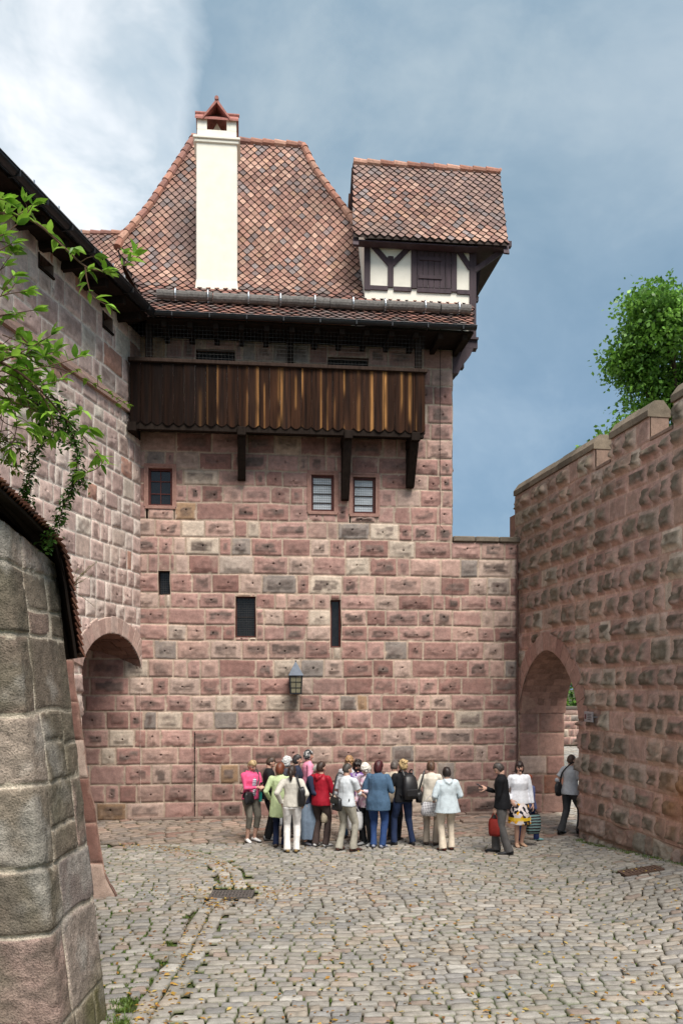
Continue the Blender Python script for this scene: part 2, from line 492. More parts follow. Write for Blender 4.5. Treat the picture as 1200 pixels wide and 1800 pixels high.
tm = Masonry('tower', 11, res=0.042, joint=.016, margin=(.07, .135), depth=(0.012, 0.042), rough=0.026, shade=tower_shade, hole=.75, pat=(.1, 1.0), patina=(.155, .118, .105), flat=.12, ledge=.8)
g0 = 0.0
tm.lay(-8.6, UC, 0.0, ZL, 0.425, (.42, .92), holes)
tm.lay(-5.4, UR, ZL, 11.95, 0.425, (.42, .92), holes)
tm.mesh(plane_fn(TO, TU, TN), 'wall', M['stone'], tower)
# right return of the tower and its other sides
ts = Masonry('tower', 12, res=0.09, depth=(.02, .05), rough=.02, hole=0)
ts.lay(0, 7.0, 0, 11.95, .43, (.45, .95))
eR = T(UR, 0, 0)
ts.mesh(lambda u, v, h: np.stack([eR[0] - TN[0] * u + TU[0] * h, eR[1] - TN[1] * u + TU[1] * h, v], 1), 'side_wall', M['stone'], tower)
core = MB()
core.hexa([T(-8.6, -7, 0), T(UR - .03, -7, 0), T(UR - .03, -.4, 0), T(-8.6, -.4, 0), T(-8.6, -7, 11.9), T(UR - .03, -7, 11.9), T(UR - .03, -.4, 11.9), T(-8.6, -.4, 11.9)], (.3, .19, .155))
core.build('wall_core', M['stone'], tower)
lw = MB()
lw.hexa([T(UR, -.75, 0), T(UC + .3, -.75, 0), T(UC + .3, -.02, 0), T(UR, -.02, 0), T(UR, -.75, ZL), T(UC + .3, -.75, ZL), T(UC + .3, -.02, ZL), T(UR, -.02, ZL)], (.3, .2, .16))
lw.build('low_wall_core', M['stone'], tower)
# coping on the low part
cp = MB(); u = UR + .003
rg = random.Random(3)
while u < UC - .05:
    e = min(u + rg.uniform(.5, .8), UC + .02)
    cp.box(T((u + e) / 2, -.36, ZL + .07), TU * (e - u - .012) / 2, TN * .42, ZZ * .068, np.array((.2, .165, .13)) * rg.uniform(.8, 1.2), .02)
    u = e
cp.build('coping', M['stone'], tower)

# reveals round the openings
def reveal(k, parent):
    rv = MB(); a, b, c, d = WIN[k]
    g = .055 if k in 'ABC' else 0.0
    a, b, c, d = a - g, b + g, c - g, d + g
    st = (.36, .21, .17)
    for (p, q) in (((a, c), (b, c)), ((b, c), (b, d)), ((b, d), (a, d)), ((a, d), (a, c))):
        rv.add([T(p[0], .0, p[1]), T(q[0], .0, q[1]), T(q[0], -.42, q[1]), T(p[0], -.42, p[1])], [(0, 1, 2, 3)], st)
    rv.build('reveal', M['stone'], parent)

# --- left wing wall ------------------------------------------------------------
wing = thing('castle_wing', 'pale sandstone castle wing with dark eaves and an arched passage', 'building', tuple(Lp(4, 0, 0)))
AL = dict(s0=0.02, s1=2.86, sp=3.62, rise=.78)
def arch_l(s):
    c = (AL['s0'] + AL['s1']) / 2; r = (AL['s1'] - AL['s0']) / 2; t = np.clip(np.abs((s - c) / r), 0, 1)
    return AL['sp'] + AL['rise'] * (1 - t ** 2.0) ** .62
def in_l(s, z): return (s > AL['s0']) & (s < AL['s1']) & (z < arch_l(s))
def near_l(s, z):
    c = (AL['s0'] + AL['s1']) / 2; r = (AL['s1'] - AL['s0']) / 2 + .42; t = np.clip(np.abs((s - c) / r), 0, 1)
    return (s < AL['s1'] + .42) & (z < AL['sp'] - .05 + (AL['rise'] + .44) * (1 - t ** 2.0) ** .62) & (z > AL['sp'] - .1)
WL = [rect((68, 428), (95, 482), Lpx), rect((181, 541), (199, 581), Lpx)]
WL = [(a, b, c - .12, 11.4) for (a, b, c, d) in WL]
lm = Masonry('left', 21, res=0.045, depth=(.008, .034), margin=(.05, .10), patina=(.33, .235, .205), pat=(.1, .8), rough=.026, joint=.02, inside=in_l, near=near_l, hole=.3, ledge=.8)
lm.lay(0, 13.5, 0, 9.55, .43, (.32, .68), [])
lm.lay(0, 13.5, 9.8, 11.9, .5, (.45, .95), WL)
lm.mesh(plane_fn(LO, LU, LN), 'wall', M['stone'], wing)
def strip(mb, P, Q, c):
    """a band between two lists of points"""
    n = len(P); mb.add(list(P) + list(Q), [(i, i + 1, n + i + 1, n + i) for i in range(n - 1)], c)
sc = MB(); s = 0.02; rg = random.Random(5)
while s < 13.4:
    e = min(s + rg.uniform(.7, 1.2), 13.5)
    c = np.array((.40, .27, .225)) * rg.uniform(.85, 1.12)
    sc.prism([Lp(s + .006, -.02, 9.552), Lp(s + .006, .085, 9.552), Lp(s + .006, .085, 9.64), Lp(s + .006, .0, 9.8), Lp(s + .006, -.02, 9.8)], LU * (e - s - .012), c)
    s = e
sc.build('string_course', M['stone'], wing)

def arch_ring(name, fn, curve, width, parent, n, seed, proud=.022, style='vous', t0=0.0, t1=1.0):
    """voussoirs along curve(t) -> (s, z, ns, nz)"""
    rg = random.Random(seed); Vs = []; Fs = []; Cs = []; m = 0
    for i in range(n):
        a = t0 + (t1 - t0) * i / n; b = t0 + (t1 - t0) * (i + 1) / n; ww = width * rg.uniform(.88, 1.14)
        tt = np.array([0, .03, .08, .3, .5, .7, .92, .97, 1.0]) * (b - a) + a; rr = np.array([0, .02, .05, .15, .25, .35, 1 - .04 / ww * 0, 1.0]) 
        rr = np.array([0, .03, .08, .35, .65, .92, .97, 1.0])
        TT, RR = np.meshgrid(tt, rr); s, z, ns, nz = curve(TT.reshape(-1)); r = RR.reshape(-1) * ww
        d = np.minimum(np.minimum((TT - a) / (b - a), (b - TT) / (b - a)) * .35, np.minimum(RR, 1 - RR) * ww).reshape(-1)
        h = np.where(d < .006, -.004, proud) + (fbm2(s * 8, z * 8, seed, 2) - .5) * .012
        h = np.where(RR.reshape(-1) < .02, proud - .006, h)
        c = pick(PAL[style], rg) * rg.uniform(.88, 1.1)
        C = np.where((d < .006)[:, None], np.array(MORTAR[style]), c)
        Vs.append(np.stack([s + ns * r, z + nz * r, h], 1)); Cs.append(C)
        p, q = TT.shape; idx = np.arange(p * q).reshape(p, q) + m
        Fs.append(np.stack([idx[:-1, :-1], idx[:-1, 1:], idx[1:, 1:], idx[1:, :-1]], -1).reshape(-1, 4)); m += p * q
    V = np.concatenate(Vs); P = fn(V[:, 0], V[:, 1], V[:, 2]) - root_loc(parent)
    return link(name, raw_mesh(name, P, [np.concatenate(Fs)], np.concatenate(Cs)), M['stone'], parent)

def curve_from(f, s0, s1):
    ss = np.linspace(s0, s1, 400); zz = f(ss)
    L = np.concatenate([[0], np.cumsum(np.hypot(np.diff(ss), np.diff(zz)))]); L /= L[-1]
    def cv(t):
        s = np.interp(t, L, ss); z = np.interp(t, L, zz)
        e = 1e-2; ds = np.interp(np.clip(t + e, 0, 1), L, ss) - np.interp(np.clip(t - e, 0, 1), L, ss); dz = np.interp(np.clip(t + e, 0, 1), L, zz) - np.interp(np.clip(t - e, 0, 1), L, zz)
        n = np.hypot(ds, dz) + 1e-9
        return s, z, -dz / n, ds / n
    return cv
cvl = curve_from(arch_l, AL['s0'] + 1e-3, AL['s1'] - 1e-3)
arch_ring('arch_ring', plane_fn(LO, LU, LN), cvl, .4, wing, 13, 8, style='vousl')
# the passage behind: vault and near jamb
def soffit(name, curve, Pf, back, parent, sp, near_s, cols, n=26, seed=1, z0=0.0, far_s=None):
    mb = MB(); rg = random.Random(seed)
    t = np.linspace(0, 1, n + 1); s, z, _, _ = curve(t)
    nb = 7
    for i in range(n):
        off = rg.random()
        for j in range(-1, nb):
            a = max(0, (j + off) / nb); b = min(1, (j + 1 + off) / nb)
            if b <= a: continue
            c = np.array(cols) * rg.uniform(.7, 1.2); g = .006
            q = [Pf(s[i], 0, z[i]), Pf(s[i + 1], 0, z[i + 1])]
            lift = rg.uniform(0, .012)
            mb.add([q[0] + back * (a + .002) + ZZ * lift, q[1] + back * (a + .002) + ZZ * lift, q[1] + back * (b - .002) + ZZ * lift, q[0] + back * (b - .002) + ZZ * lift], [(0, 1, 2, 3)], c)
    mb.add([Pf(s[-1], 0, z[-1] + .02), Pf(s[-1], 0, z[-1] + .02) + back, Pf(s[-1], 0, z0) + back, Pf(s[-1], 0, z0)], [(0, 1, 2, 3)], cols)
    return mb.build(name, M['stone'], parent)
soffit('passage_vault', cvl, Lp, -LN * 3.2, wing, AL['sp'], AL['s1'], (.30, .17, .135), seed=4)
wc = MB()
# building mass behind: over the passage, then solid towards the viewer
for (a, b, z0, z1) in ((AL['s1'] + .03, 13.5, 0, 11.9), (-.6, AL['s1'] + .03, 4.5, 11.9)):
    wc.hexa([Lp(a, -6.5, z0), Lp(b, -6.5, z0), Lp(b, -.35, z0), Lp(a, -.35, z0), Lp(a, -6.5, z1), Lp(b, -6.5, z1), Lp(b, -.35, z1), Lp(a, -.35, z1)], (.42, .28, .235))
wc.build('wall_core', M['stone'], wing)
for (a, b, c, d) in WL:
    w = MB()
    for (p, q) in (((a, c), (b, c)), ((b, c), (b, d)), ((a, d), (a, c))):
        w.add([Lp(p[0], .0, p[1]), Lp(q[0], .0, q[1]), Lp(q[0], -.34, q[1]), Lp(p[0], -.34, p[1])], [(0, 1, 2, 3)], (.30, .21, .18))
    o = w.build('window', M['stone'], wing)
    g = MB(); g.add([Lp(a, -.3, c), Lp(b, -.3, c), Lp(b, -.3, d), Lp(a, -.3, d)], [(0, 1, 2, 3)]); g.build('shutter', M['dark'], o)  # no real shutter: near-black sheet painting the unlit depth of the opening
    g = MB(); g.box(Lp((a + b) / 2, -.02, c + .02), LU * ((b - a) / 2 - .002), LN * .05, ZZ * .022); g.box(Lp(b - .02, -.02, (c + d) / 2), LU * .02, LN * .03, ZZ * (d - c) / 2); g.build('frame', M['beam'], o)

# --- right curtain wall ----------------------------------------------------------
curtain = thing('curtain_wall', 'rusticated pink sandstone castle wall with battlements and an arched gateway', 'wall', tuple(Rp(5, 0, 0)))
AR = dict(s0=0.02, s1=3.43, sp=2.5, rise=1.55)
def arch_r(s):
    c = (AR['s0'] + AR['s1']) / 2; r = (AR['s1'] - AR['s0']) / 2; t = np.clip(np.abs((s - c) / r), 0, 1)
    return AR['sp'] + AR['rise'] * (1 - t ** 1.75) ** (1 / 1.75)
def in_r(s, z): return (s > AR['s0']) & (s < AR['s1']) & (z < arch_r(s))
def near_r(s, z):
    c = (AR['s0'] + AR['s1']) / 2; r = (AR['s1'] - AR['s0']) / 2 + .44; t = np.clip(np.abs((s - c) / r), 0, 1)
    return (s < AR['s1'] + .44) & (z < AR['sp'] + (AR['rise'] + .44) * (1 - t ** 1.75) ** (1 / 1.75)) & (z > AR['sp'] - .02) 
def right_shade(gu, gv, C, rg):
    # iron-red stained stones low down near the viewer, grey-green lichen high up near the tower
    st = sstep(1.5, .2, np.abs(gu - 7.7)) * sstep(.85, .1, np.abs(gv - 1.25)) * (.3 + .9 * fbm2(gu * 1.3, gv * 1.3, 55, 2))
    C = C * (1 - .8 * np.clip(st, 0, 1)[..., None]) + np.array((.46, .19, .06)) * .8 * np.clip(st, 0, 1)[..., None]
    li = sstep(4.2, 7.2, gv) * sstep(6.5, 0, gu) * (.2 + .8 * fbm2(gu * 1.1, gv * 1.1, 66, 3))
    k = .55 * np.clip(li, 0, 1)[..., None]
    C = C * (1 - k) + np.array((.17, .145, .095)) * k
    return C
rm = Masonry('right', 31, res=0.037, depth=(.06, .13), margin=(.055, .095), rough=.05, patina=(.165, .142, .108), pat=(.72, 1.2), joint=.014, enoise=.045, flat=.09, hole=0, inside=in_r, near=near_r, shade=right_shade, ledge=.9)
CZ = 7.62
rm.lay(-.3, 13.0, .55, CZ, .47, (.36, .72))
MER = [(-.3, (21.49 - 17.37) * _r), ((21.49 - 16.7) * _r, (21.49 - 15.27) * _r), ((21.49 - 14.5) * _r, (21.49 - 13.0) * _r), ((21.49 - 12.2) * _r, (21.49 - 10.8) * _r), ((21.49 - 10.0) * _r, 13.0)]
for (a, b) in MER: rm.lay(a, b, CZ, 8.06, .44, (.4, .7))
# rubble foot of the wall
PAL['foot'] = [((.46, .33, .28), 30), ((.52, .45, .37), 30), ((.42, .27, .22), 20), ((.36, .33, .28), 20)]; MORTAR['foot'] = (.42, .30, .23)
rm2 = Masonry('foot', 32, res=0.05, depth=(.05, .15), margin=(.0, .03), rough=.07, patina=(.22, .19, .15), pat=(.1, .9), joint=.02, flat=.0, hole=0, inside=in_r, wob=.05)
rm2.lay(3.43, 13.0, -.15, .55, .36, (.35, .85))
o = rm.mesh(plane_fn(RO, RU, RN), 'wall', M['stone'], curtain)
rm2.mesh(plane_fn(RO, RU, RN), 'wall_foot', M['stone'], curtain)
cvr = curve_from(arch_r, AR['s0'] + 1e-3, AR['s1'] - 1e-3)
arch_ring('arch_ring', plane_fn(RO, RU, RN), cvr, .42, curtain, 15, 9)
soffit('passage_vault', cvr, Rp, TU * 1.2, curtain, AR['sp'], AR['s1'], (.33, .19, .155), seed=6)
cc = MB()
for (a, b, z0, z1) in ((AR['s1'] + .02, 13.0, -.2, CZ), (-.75, AR['s1'] + .02, 4.12, CZ)):
    cc.hexa([Rp(a, -1.2, z0), Rp(b, -1.2, z0), Rp(b, -.03, z0), Rp(a, -.03, z0), Rp(a, -1.2, z1 - .01), Rp(b, -1.2, z1 - .01), Rp(b, -.03, z1 - .01), Rp(a, -.03, z1 - .01)], (.36, .22, .175))
# spandrel fill above the arch
n = 24; ss = np.linspace(AR['s0'], AR['s1'], n + 1); zz = arch_r(ss)
for i in range(n):
    cc.hexa([Rp(ss[i], -1.2, zz[i] + .02), Rp(ss[i + 1], -1.2, zz[i + 1] + .02), Rp(ss[i + 1], -.03, zz[i + 1] + .02), Rp(ss[i], -.03, zz[i] + .02), Rp(ss[i], -1.2, 4.13), Rp(ss[i + 1], -1.2, 4.13), Rp(ss[i + 1], -.03, 4.13), Rp(ss[i], -.03, 4.13)], (.36, .22, .175))
cc.build('wall_core', M['stone'], curtain)
# end of the wall seen over the low wall
ce = Masonry('right', 35, res=.07, depth=(.02, .06), hole=0); ce.lay(0, 1.2, 0, 8.05, .46, (.4, .7))
eC = Rp(-.3, 0, 0); 
ce.mesh(lambda u, v, h: np.stack([eC[0] - RN[0] * u - RU[0] * h, eC[1] - RN[1] * u - RU[1] * h, v], 1)[:, :], 'end_wall', M['stone'], curtain)
# merlons: thin parapet, dressed ends, gabled coping stones
rg = random.Random(12)
for (a, b) in MER:
    m = MB(); PT = .38
    m.hexa([Rp(a, -PT, CZ - .02), Rp(b, -PT, CZ - .02), Rp(b, -.035, CZ - .02), Rp(a, -.035, CZ - .02), Rp(a, -PT, 8.06), Rp(b, -PT, 8.06), Rp(b, -.035, 8.06), Rp(a, -.035, 8.06)], (.27, .19, .15))
    mo = m.build('merlon', M['stone'], curtain)
    s = a - .02; cpb = MB()
    while s < b - .01:
        e = min(s + rg.uniform(.45, .75), b + .02)
        if b - e < .25: e = b + .02
        c = np.array((.20, .165, .125)) * rg.uniform(.75, 1.25)
        lift = rg.uniform(-.008, .008)
        cpb.prism([Rp(s + .005, .035, 8.062), Rp(s + .005, .035, 8.18 + lift), Rp(s + .005, -.1, 8.36 + lift), Rp(s + .005, -.27, 8.37 + lift), Rp(s + .005, -PT - .03, 8.2 + lift), Rp(s + .005, -PT - .03, 8.062)], RU * (e - s - .01), c)
        s = e
    cpb.build('coping', M['stone'], mo)
sills = MB()
for i in range(len(MER) - 1):
    a, b = MER[i][1] + .022, MER[i + 1][0] - .022
    sills.box(Rp((a + b) / 2, -.19, CZ + .03), RU * ((b - a) / 2 - .0), RN * .2, ZZ * .035, (.3, .21, .165), .01)
sills.build('crenel_sill', M['stone'], curtain)
# far jamb of the gateway: smooth large stones, in line with the tower face
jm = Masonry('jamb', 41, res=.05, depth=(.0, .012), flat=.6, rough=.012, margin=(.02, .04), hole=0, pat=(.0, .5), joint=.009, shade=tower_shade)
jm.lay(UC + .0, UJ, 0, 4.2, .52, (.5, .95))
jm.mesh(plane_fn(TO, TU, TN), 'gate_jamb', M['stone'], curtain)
# ------------------------------------------------------------------ tiled roofs
TILEPAL = [((0.36, 0.195, 0.138), 28), ((0.32, 0.16, 0.115), 26), ((0.42, 0.245, 0.175), 14), ((0.25, 0.13, 0.10), 18), ((0.18, 0.125, 0.115), 9), ((0.22, 0.17, 0.16), 8), ((0.40, 0.22, 0.14), 4)]
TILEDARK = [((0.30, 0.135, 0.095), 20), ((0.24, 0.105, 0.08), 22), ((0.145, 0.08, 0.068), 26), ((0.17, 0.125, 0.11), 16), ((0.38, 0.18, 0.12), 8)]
def tiles(Pf, prof, uL, uR, e=.15, w=.21, seed=1, pal=TILEPAL, gap=.87, pal2=None, pal2_rows=0, tip=.93, lift=.052, th=.046):
    """pointed clay tiles. prof: [(h, z)] from the eave up; Pf(u, h, z) -> world; uL(a), uR(a) limits at slope length a. Returns MB"""
    rg = random.Random(seed); mb = MB()
    P = np.array(prof, float); seg = np.hypot(*np.diff(P, axis=0).T); A = np.concatenate([[0], np.cumsum(seg)]); L = A[-1]
    def at(a):
        a2 = min(max(a, 0), L)
        h = np.interp(a2, A, P[:, 0]); z = np.interp(a2, A, P[:, 1])
        i = min(max(np.searchsorted(A, a2 - 1e-6) - 1, 0), len(seg) - 1); t = (P[i + 1] - P[i]) / seg[i]
        return h + t[0] * (a - a2), z + t[1] * (a - a2), t
    nrow = int(L / e) + 1
    for i in range(nrow):
        a = i * e
        l, r = uL(a), uR(a)
        j0 = int(math.floor(l / w)) - 1; j1 = int(math.ceil(r / w)) + 1
        for j in range(j0, j1):
            uc = (j + .5 * (i % 2)) * w
            if uc < l - w * .25 or uc > r + w * .25: continue
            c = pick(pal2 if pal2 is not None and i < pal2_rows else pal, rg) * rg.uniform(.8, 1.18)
            blot = fbm2(np.array([uc * .9]), np.array([a * .9]), seed + 50, 3)[0]
            c = c * .86 + c.mean() * .16; c = c * (0.50 + .85 * blot); gk = sstep(.52, .68, fbm2(np.array([uc * .55 + 7]), np.array([a * .55]), seed + 90, 3)[0]) * .5; c = c * (1 - gk) + np.array((.19, .15, .14)) * gk
            ww = w * gap / 2; lf = lift + rg.uniform(-.006, .006); tw = rg.uniform(-.012, .012); sl = rg.uniform(-.008, .008)
            def q(x, y, k):
                h, z, t = at(min(a + y + sl, L + .015)); n = np.array([-t[1], t[0]]); n = n if n[1] > 0 else -n
                off = lf * (1 - y / (2.2 * e)) + k + tw * x / ww * .5
                x2 = min(max(uc + x, l - .02), r + .02)
                return Pf(x2, h + n[0] * off, z + n[1] * off)
            V = [q(-ww * .14, 0.02 * e, 0), q(ww * .14, 0.02 * e, 0), q(ww, e * tip, 0), q(ww * .98, 2.1 * e, -.002), q(-ww * .98, 2.1 * e, -.002), q(-ww, e * tip, 0)]
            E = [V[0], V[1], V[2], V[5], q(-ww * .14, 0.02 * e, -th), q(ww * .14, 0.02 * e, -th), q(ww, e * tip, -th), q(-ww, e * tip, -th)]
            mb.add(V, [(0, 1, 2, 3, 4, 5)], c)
            mb.add(E, [(1, 0, 4, 5), (2, 1, 5, 6), (0, 3, 7, 4)], c * .16)          # mossy, weathered tile edges, painted near-black for the shadow beneath them
    return mb
def underlay(Pf, prof, uL, uR, d=-.012, n=10):
    P = np.array(prof, float); mb = MB(); A = np.concatenate([[0], np.cumsum(np.hypot(*np.diff(P, axis=0).T))])
    aa = np.unique(np.concatenate([A, np.linspace(0, A[-1], 24)])); lo = []; hi = []
    for a in aa:
        h = np.interp(a, A, P[:, 0]); z = np.interp(a, A, P[:, 1])
        lo.append(Pf(uL(a), h - .0, z + d * 1.4)); hi.append(Pf(uR(a), h, z + d * 1.4))
    k = len(aa); mb.add(lo + hi, [(i, k + i, k + i + 1, i + 1) for i in range(k - 1)])
    return mb
def capline(pts, seed, r=.10, step=.33, cpal=((.42, .21, .15), (.36, .17, .12), (.3, .15, .12), (.46, .26, .19))):
    """overlapping half-round ridge tiles along a line"""
    rg = random.Random(seed); mb = MB(); pts = [np.asarray(p, float) for p in pts]
    seg = [np.linalg.norm(pts[i + 1] - pts[i]) for i in range(len(pts) - 1)]; A = np.concatenate([[0], np.cumsum(seg)])
    def at(a): return np.array([np.interp(a, A, [p[k] for p in pts]) for k in range(3)])
    a = 0
    while a < A[-1] - .05:
        b = min(a + step, A[-1]); p, q = at(a), at(min(b + .04, A[-1]))
        up = np.array([0, 0, .02]); c = np.array(rg.choice(cpal)) * rg.uniform(.75, 1.15)
        mb.tube([p + up, q - up * .2], [(r * 1.08, r * 1.08), (r * .92, r * .92)], 9, c)
        a = b
    return mb

PROF = [(1.1, 11.72), (.5, 12.18), (0, 12.58), (-.5, 13.08), (-.92, 13.66), (-1.4, 14.5), (-3.33, 18.5)]
_P = np.array(PROF); _A = np.concatenate([[0], np.cumsum(np.hypot(*np.diff(_P, axis=0).T))]); LR = _A[-1]
def prof_at(a): return np.interp(a, _A, _P[:, 0]), np.interp(a, _A, _P[:, 1])
# limits of the roof front: slope length -> u
def y_of(a, px):
    h, z = prof_at(a); u, _ = Tpx(px, 1200, h); D = (TO + TU * u + TN * h)[1]; return 1200 - (z - EYE) / D * 1500
_aa = np.linspace(0, LR, 160)
_lx = lambda y: np.interp(y, [245, 310, 370, 415, 440, 460, 553], [340, 300, 262, 225, 205, 213, 265])
_rx = lambda y: np.interp(y, [245, 300, 350, 385, 420, 450, 495, 500], [525, 552, 590, 618, 645, 668, 700, 832])
_ul, _ur = [], []
for a in _aa:
    h, z = prof_at(a)
    _ul.append(Tpx(float(_lx(y_of(a, 300))), 0, h)[0]); _ur.append(Tpx(float(_rx(y_of(a, 560))), 0, h)[0])
uLf = lambda a: float(np.interp(a, _aa, _ul)); uRf = lambda a: float(np.interp(a, _aa, _ur))
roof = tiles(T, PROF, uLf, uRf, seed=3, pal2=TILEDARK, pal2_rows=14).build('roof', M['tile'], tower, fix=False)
underlay(T, PROF, uLf, uRf).build('roof_underlay', M['under'], roof)
hip = lambda f, a0: [T(f(a), prof_at(a)[0] + .02, prof_at(a)[1] + .04) for a in np.linspace(a0, LR, 30)]
aL = float(np.interp(440, [y_of(a, 205) for a in _aa][::-1], _aa[::-1])); aR = float(np.interp(452, [y_of(a, 660) for a in _aa][::-1], _aa[::-1]))
capline(hip(uLf, aL), 4).build('hip_tiles', M['tile'], roof)
capline(hip(uRf, aR), 5).build('hip_tiles', M['tile'], roof)
capline([T(uLf(LR) - .05, -3.33, 18.53), T(uRf(LR) + .05, -3.33, 18.53)], 6, r=.11).build('ridge_tiles', M['tile'], roof)
# the hidden slopes: sides and back
sd = MB()
for f, sg in ((uLf, -1), (uRf, 1)):
    aa = np.linspace(aL if sg < 0 else aR, LR, 14); A_ = [T(f(a), prof_at(a)[0], prof_at(a)[1] - .03) for a in aa]; B_ = [T(f(a), -6.66 - prof_at(a)[0], prof_at(a)[1] - .03) for a in aa]
    strip(sd, A_, B_, (.25, .12, .09))
aa = np.linspace(0, LR, 20); strip(sd, [T(uLf(a), -6.66 - prof_at(a)[0], prof_at(a)[1] - .03) for a in aa], [T(min(uRf(a), 2.9), -6.66 - prof_at(a)[0], prof_at(a)[1] - .03) for a in aa], (.25, .12, .09))
sd.build('rear_slope', M['tile'], roof)
# eaves: soffit boards, fascia, gutter
ev = MB()
uE0, uE1 = uLf(0), Tpx(833, 575, 1.1)[0]
ev.hexa([T(uE0 - 1.4, -.1, 11.60), T(uE1, -.1, 11.60), T(uE1, 1.04, 11.60), T(uE0 - .02, 1.04, 11.60), T(uE0 - 1.4, -.1, 11.66), T(uE1, -.1, 11.66), T(uE1, 1.04, 11.66), T(uE0 - .02, 1.04, 11.66)])
for k in range(13):
    u = uE0 + .3 + k * (uE1 - uE0 - .5) / 12; ev.beam(T(u, -.1, 11.53), T(u, 1.0, 11.53), .12, .13)
ev.build('soffit', M['beam'], roof)
def gutter(Pf, s0, s1, h, z, parent, r=.085):
    mb = MB(); n = 8; prof = [(math.cos(math.pi * (1 + k / n)) * r, math.sin(math.pi * (1 + k / n)) * r) for k in range(n + 1)]
    prof = prof + [(x * .88, y * .88 + .004) for x, y in prof[::-1]]
    mb.prism([Pf(s0, h + x, z + y) for x, y in prof], Pf(s1, h, z) - Pf(s0, h, z))
    mb.tube([Pf(s0, h + r, z), Pf(s1, h + r, z)], .014, 6)
    return mb.build('gutter', M['gutter'], parent)
gt = gutter(T, uE0 - .02, uE1 + .03, 1.17, 11.71, tower)
for k in range(9):
    gb = MB(); u = uE0 + .5 + k * (uE1 - uE0 - .8) / 8; gb.box(T(u, 1.17, 11.665), TU * .014, TN * .092, ZZ * .05); gb.build('bracket', M['gutter'], gt)
# snow log across the eave
lg = MB(); ua = Tpx(275, 525, .45)[0]; ub = Tpx(827, 545, .45)[0]; rg = random.Random(8); u = ua
while u < ub - .05:
    e = min(u + rg.uniform(1.2, 1.7), ub)
    if ub - e < .5: e = ub
    dz = rg.uniform(-.02, .02); c = np.array((.15, .138, .128)) * rg.uniform(.85, 1.2)
    k = 12; lg.tube([T(u + .006 + (e - u - .012) * i / k, .45 + rg.uniform(-.006, .006), 12.42 + dz + rg.uniform(-.006, .006)) for i in range(k + 1)], (.10, .115), 12, c)
    u = e
snow = lg.build('snow_guard', M['log'], tower)
for px in (309, 366, 437, 493, 553, 620, 676, 746, 805):
    z = MB(); u = Tpx(px, 540, .45)[0]
    z.tube([T(u, .45 + .15 * math.sin(t), 12.44 + .155 * math.cos(t)) for t in np.linspace(-2.4, 2.4, 14)], (.016, .008), 6, side=TU)
    z.beam(T(u, .52, 12.29), T(u, .2, 12.48), .03, .012)
    z.build('strap', M['zinc'], snow)

# chimney -----------------------------------------------------------------------
def chimney():
    h0 = -.45; uL_ = Tpx(345, 500, h0)[0]; uR_ = Tpx(417, 500, h0)[0]; uc = (uL_ + uR_) / 2; w = (uR_ - uL_) / 2; dp = .38; hc = h0 - dp
    mb = MB()
    mb.box(T(uc, hc, 14.69), TU * w, TN * dp, ZZ * 1.99, (1, 1, 1), .02)
    # flared foot
    mb.prism([T(uc - w - .045, hc + dp + .05, 12.78), T(uc + w + .045, hc + dp + .05, 12.78), T(uc + w + .003, hc + dp + .003, 13.25), T(uc - w - .003, hc + dp + .003, 13.25)], -TN * (2 * dp + .06))
    for (z, g, t) in ((16.68, .04, .04), (16.755, .075, .033)):
        mb.box(T(uc, hc, z), TU * (w + g), TN * (dp + g), ZZ * t, (1, 1, 1), .012)
    mb.box(T(uc, hc, 16.89), TU * (w - .02), TN * (dp - .02), ZZ * .10, (1, 1, 1), .01)
    for sx in (-1, 1):
        for sy in (-1, 1):
            mb.box(T(uc + sx * (w - .14), hc + sy * (dp - .13), 17.14), TU * .12, TN * .11, ZZ * .16, (1, 1, 1), .01)
    mb.prism([T(uc - .19, hc + .1, 16.985), T(uc + .19, hc + .1, 16.985), T(uc, hc + .1, 17.33)], -TN * .2)
    ch = mb.build('chimney', M['plaster'], roof)
    for v in ch.data.polygons: v.use_smooth = False
    rf = MB(); c = (.40, .17, .14); zr, ze = 17.72, 17.26
    # two crossing gables of thin slabs
    for sx in (-1, 1):
        rf.prism([T(uc, hc + dp + .06, zr), T(uc + sx * .34, hc + dp + .06, ze), T(uc + sx * .34, hc + dp + .06, ze - .06), T(uc, hc + dp + .06, zr - .1)], -TN * (2 * dp + .12), np.array(c) * (1.05 if sx > 0 else .9))
    for sy in (-1, 1):
        rf.prism([T(uc - w - .03, hc, zr - .13), T(uc - w - .03, hc + sy * (dp + .04), ze), T(uc - w - .03, hc + sy * (dp + .04), ze - .05), T(uc - w - .03, hc, zr - .2)], TU * (2 * w + .06), np.array(c) * .95)
    rf.tube([T(uc, hc + dp + .08, zr + .01), T(uc, hc - dp - .08, zr + .01)], .05, 8, (.36, .16, .13))
    rf.tube([T(uc - w - .05, hc, zr - .11), T(uc + w + .05, hc, zr - .11)], .045, 8, (.36, .16, .13))
    rf.build('chimney_roof', M['tile'], ch)
chimney()

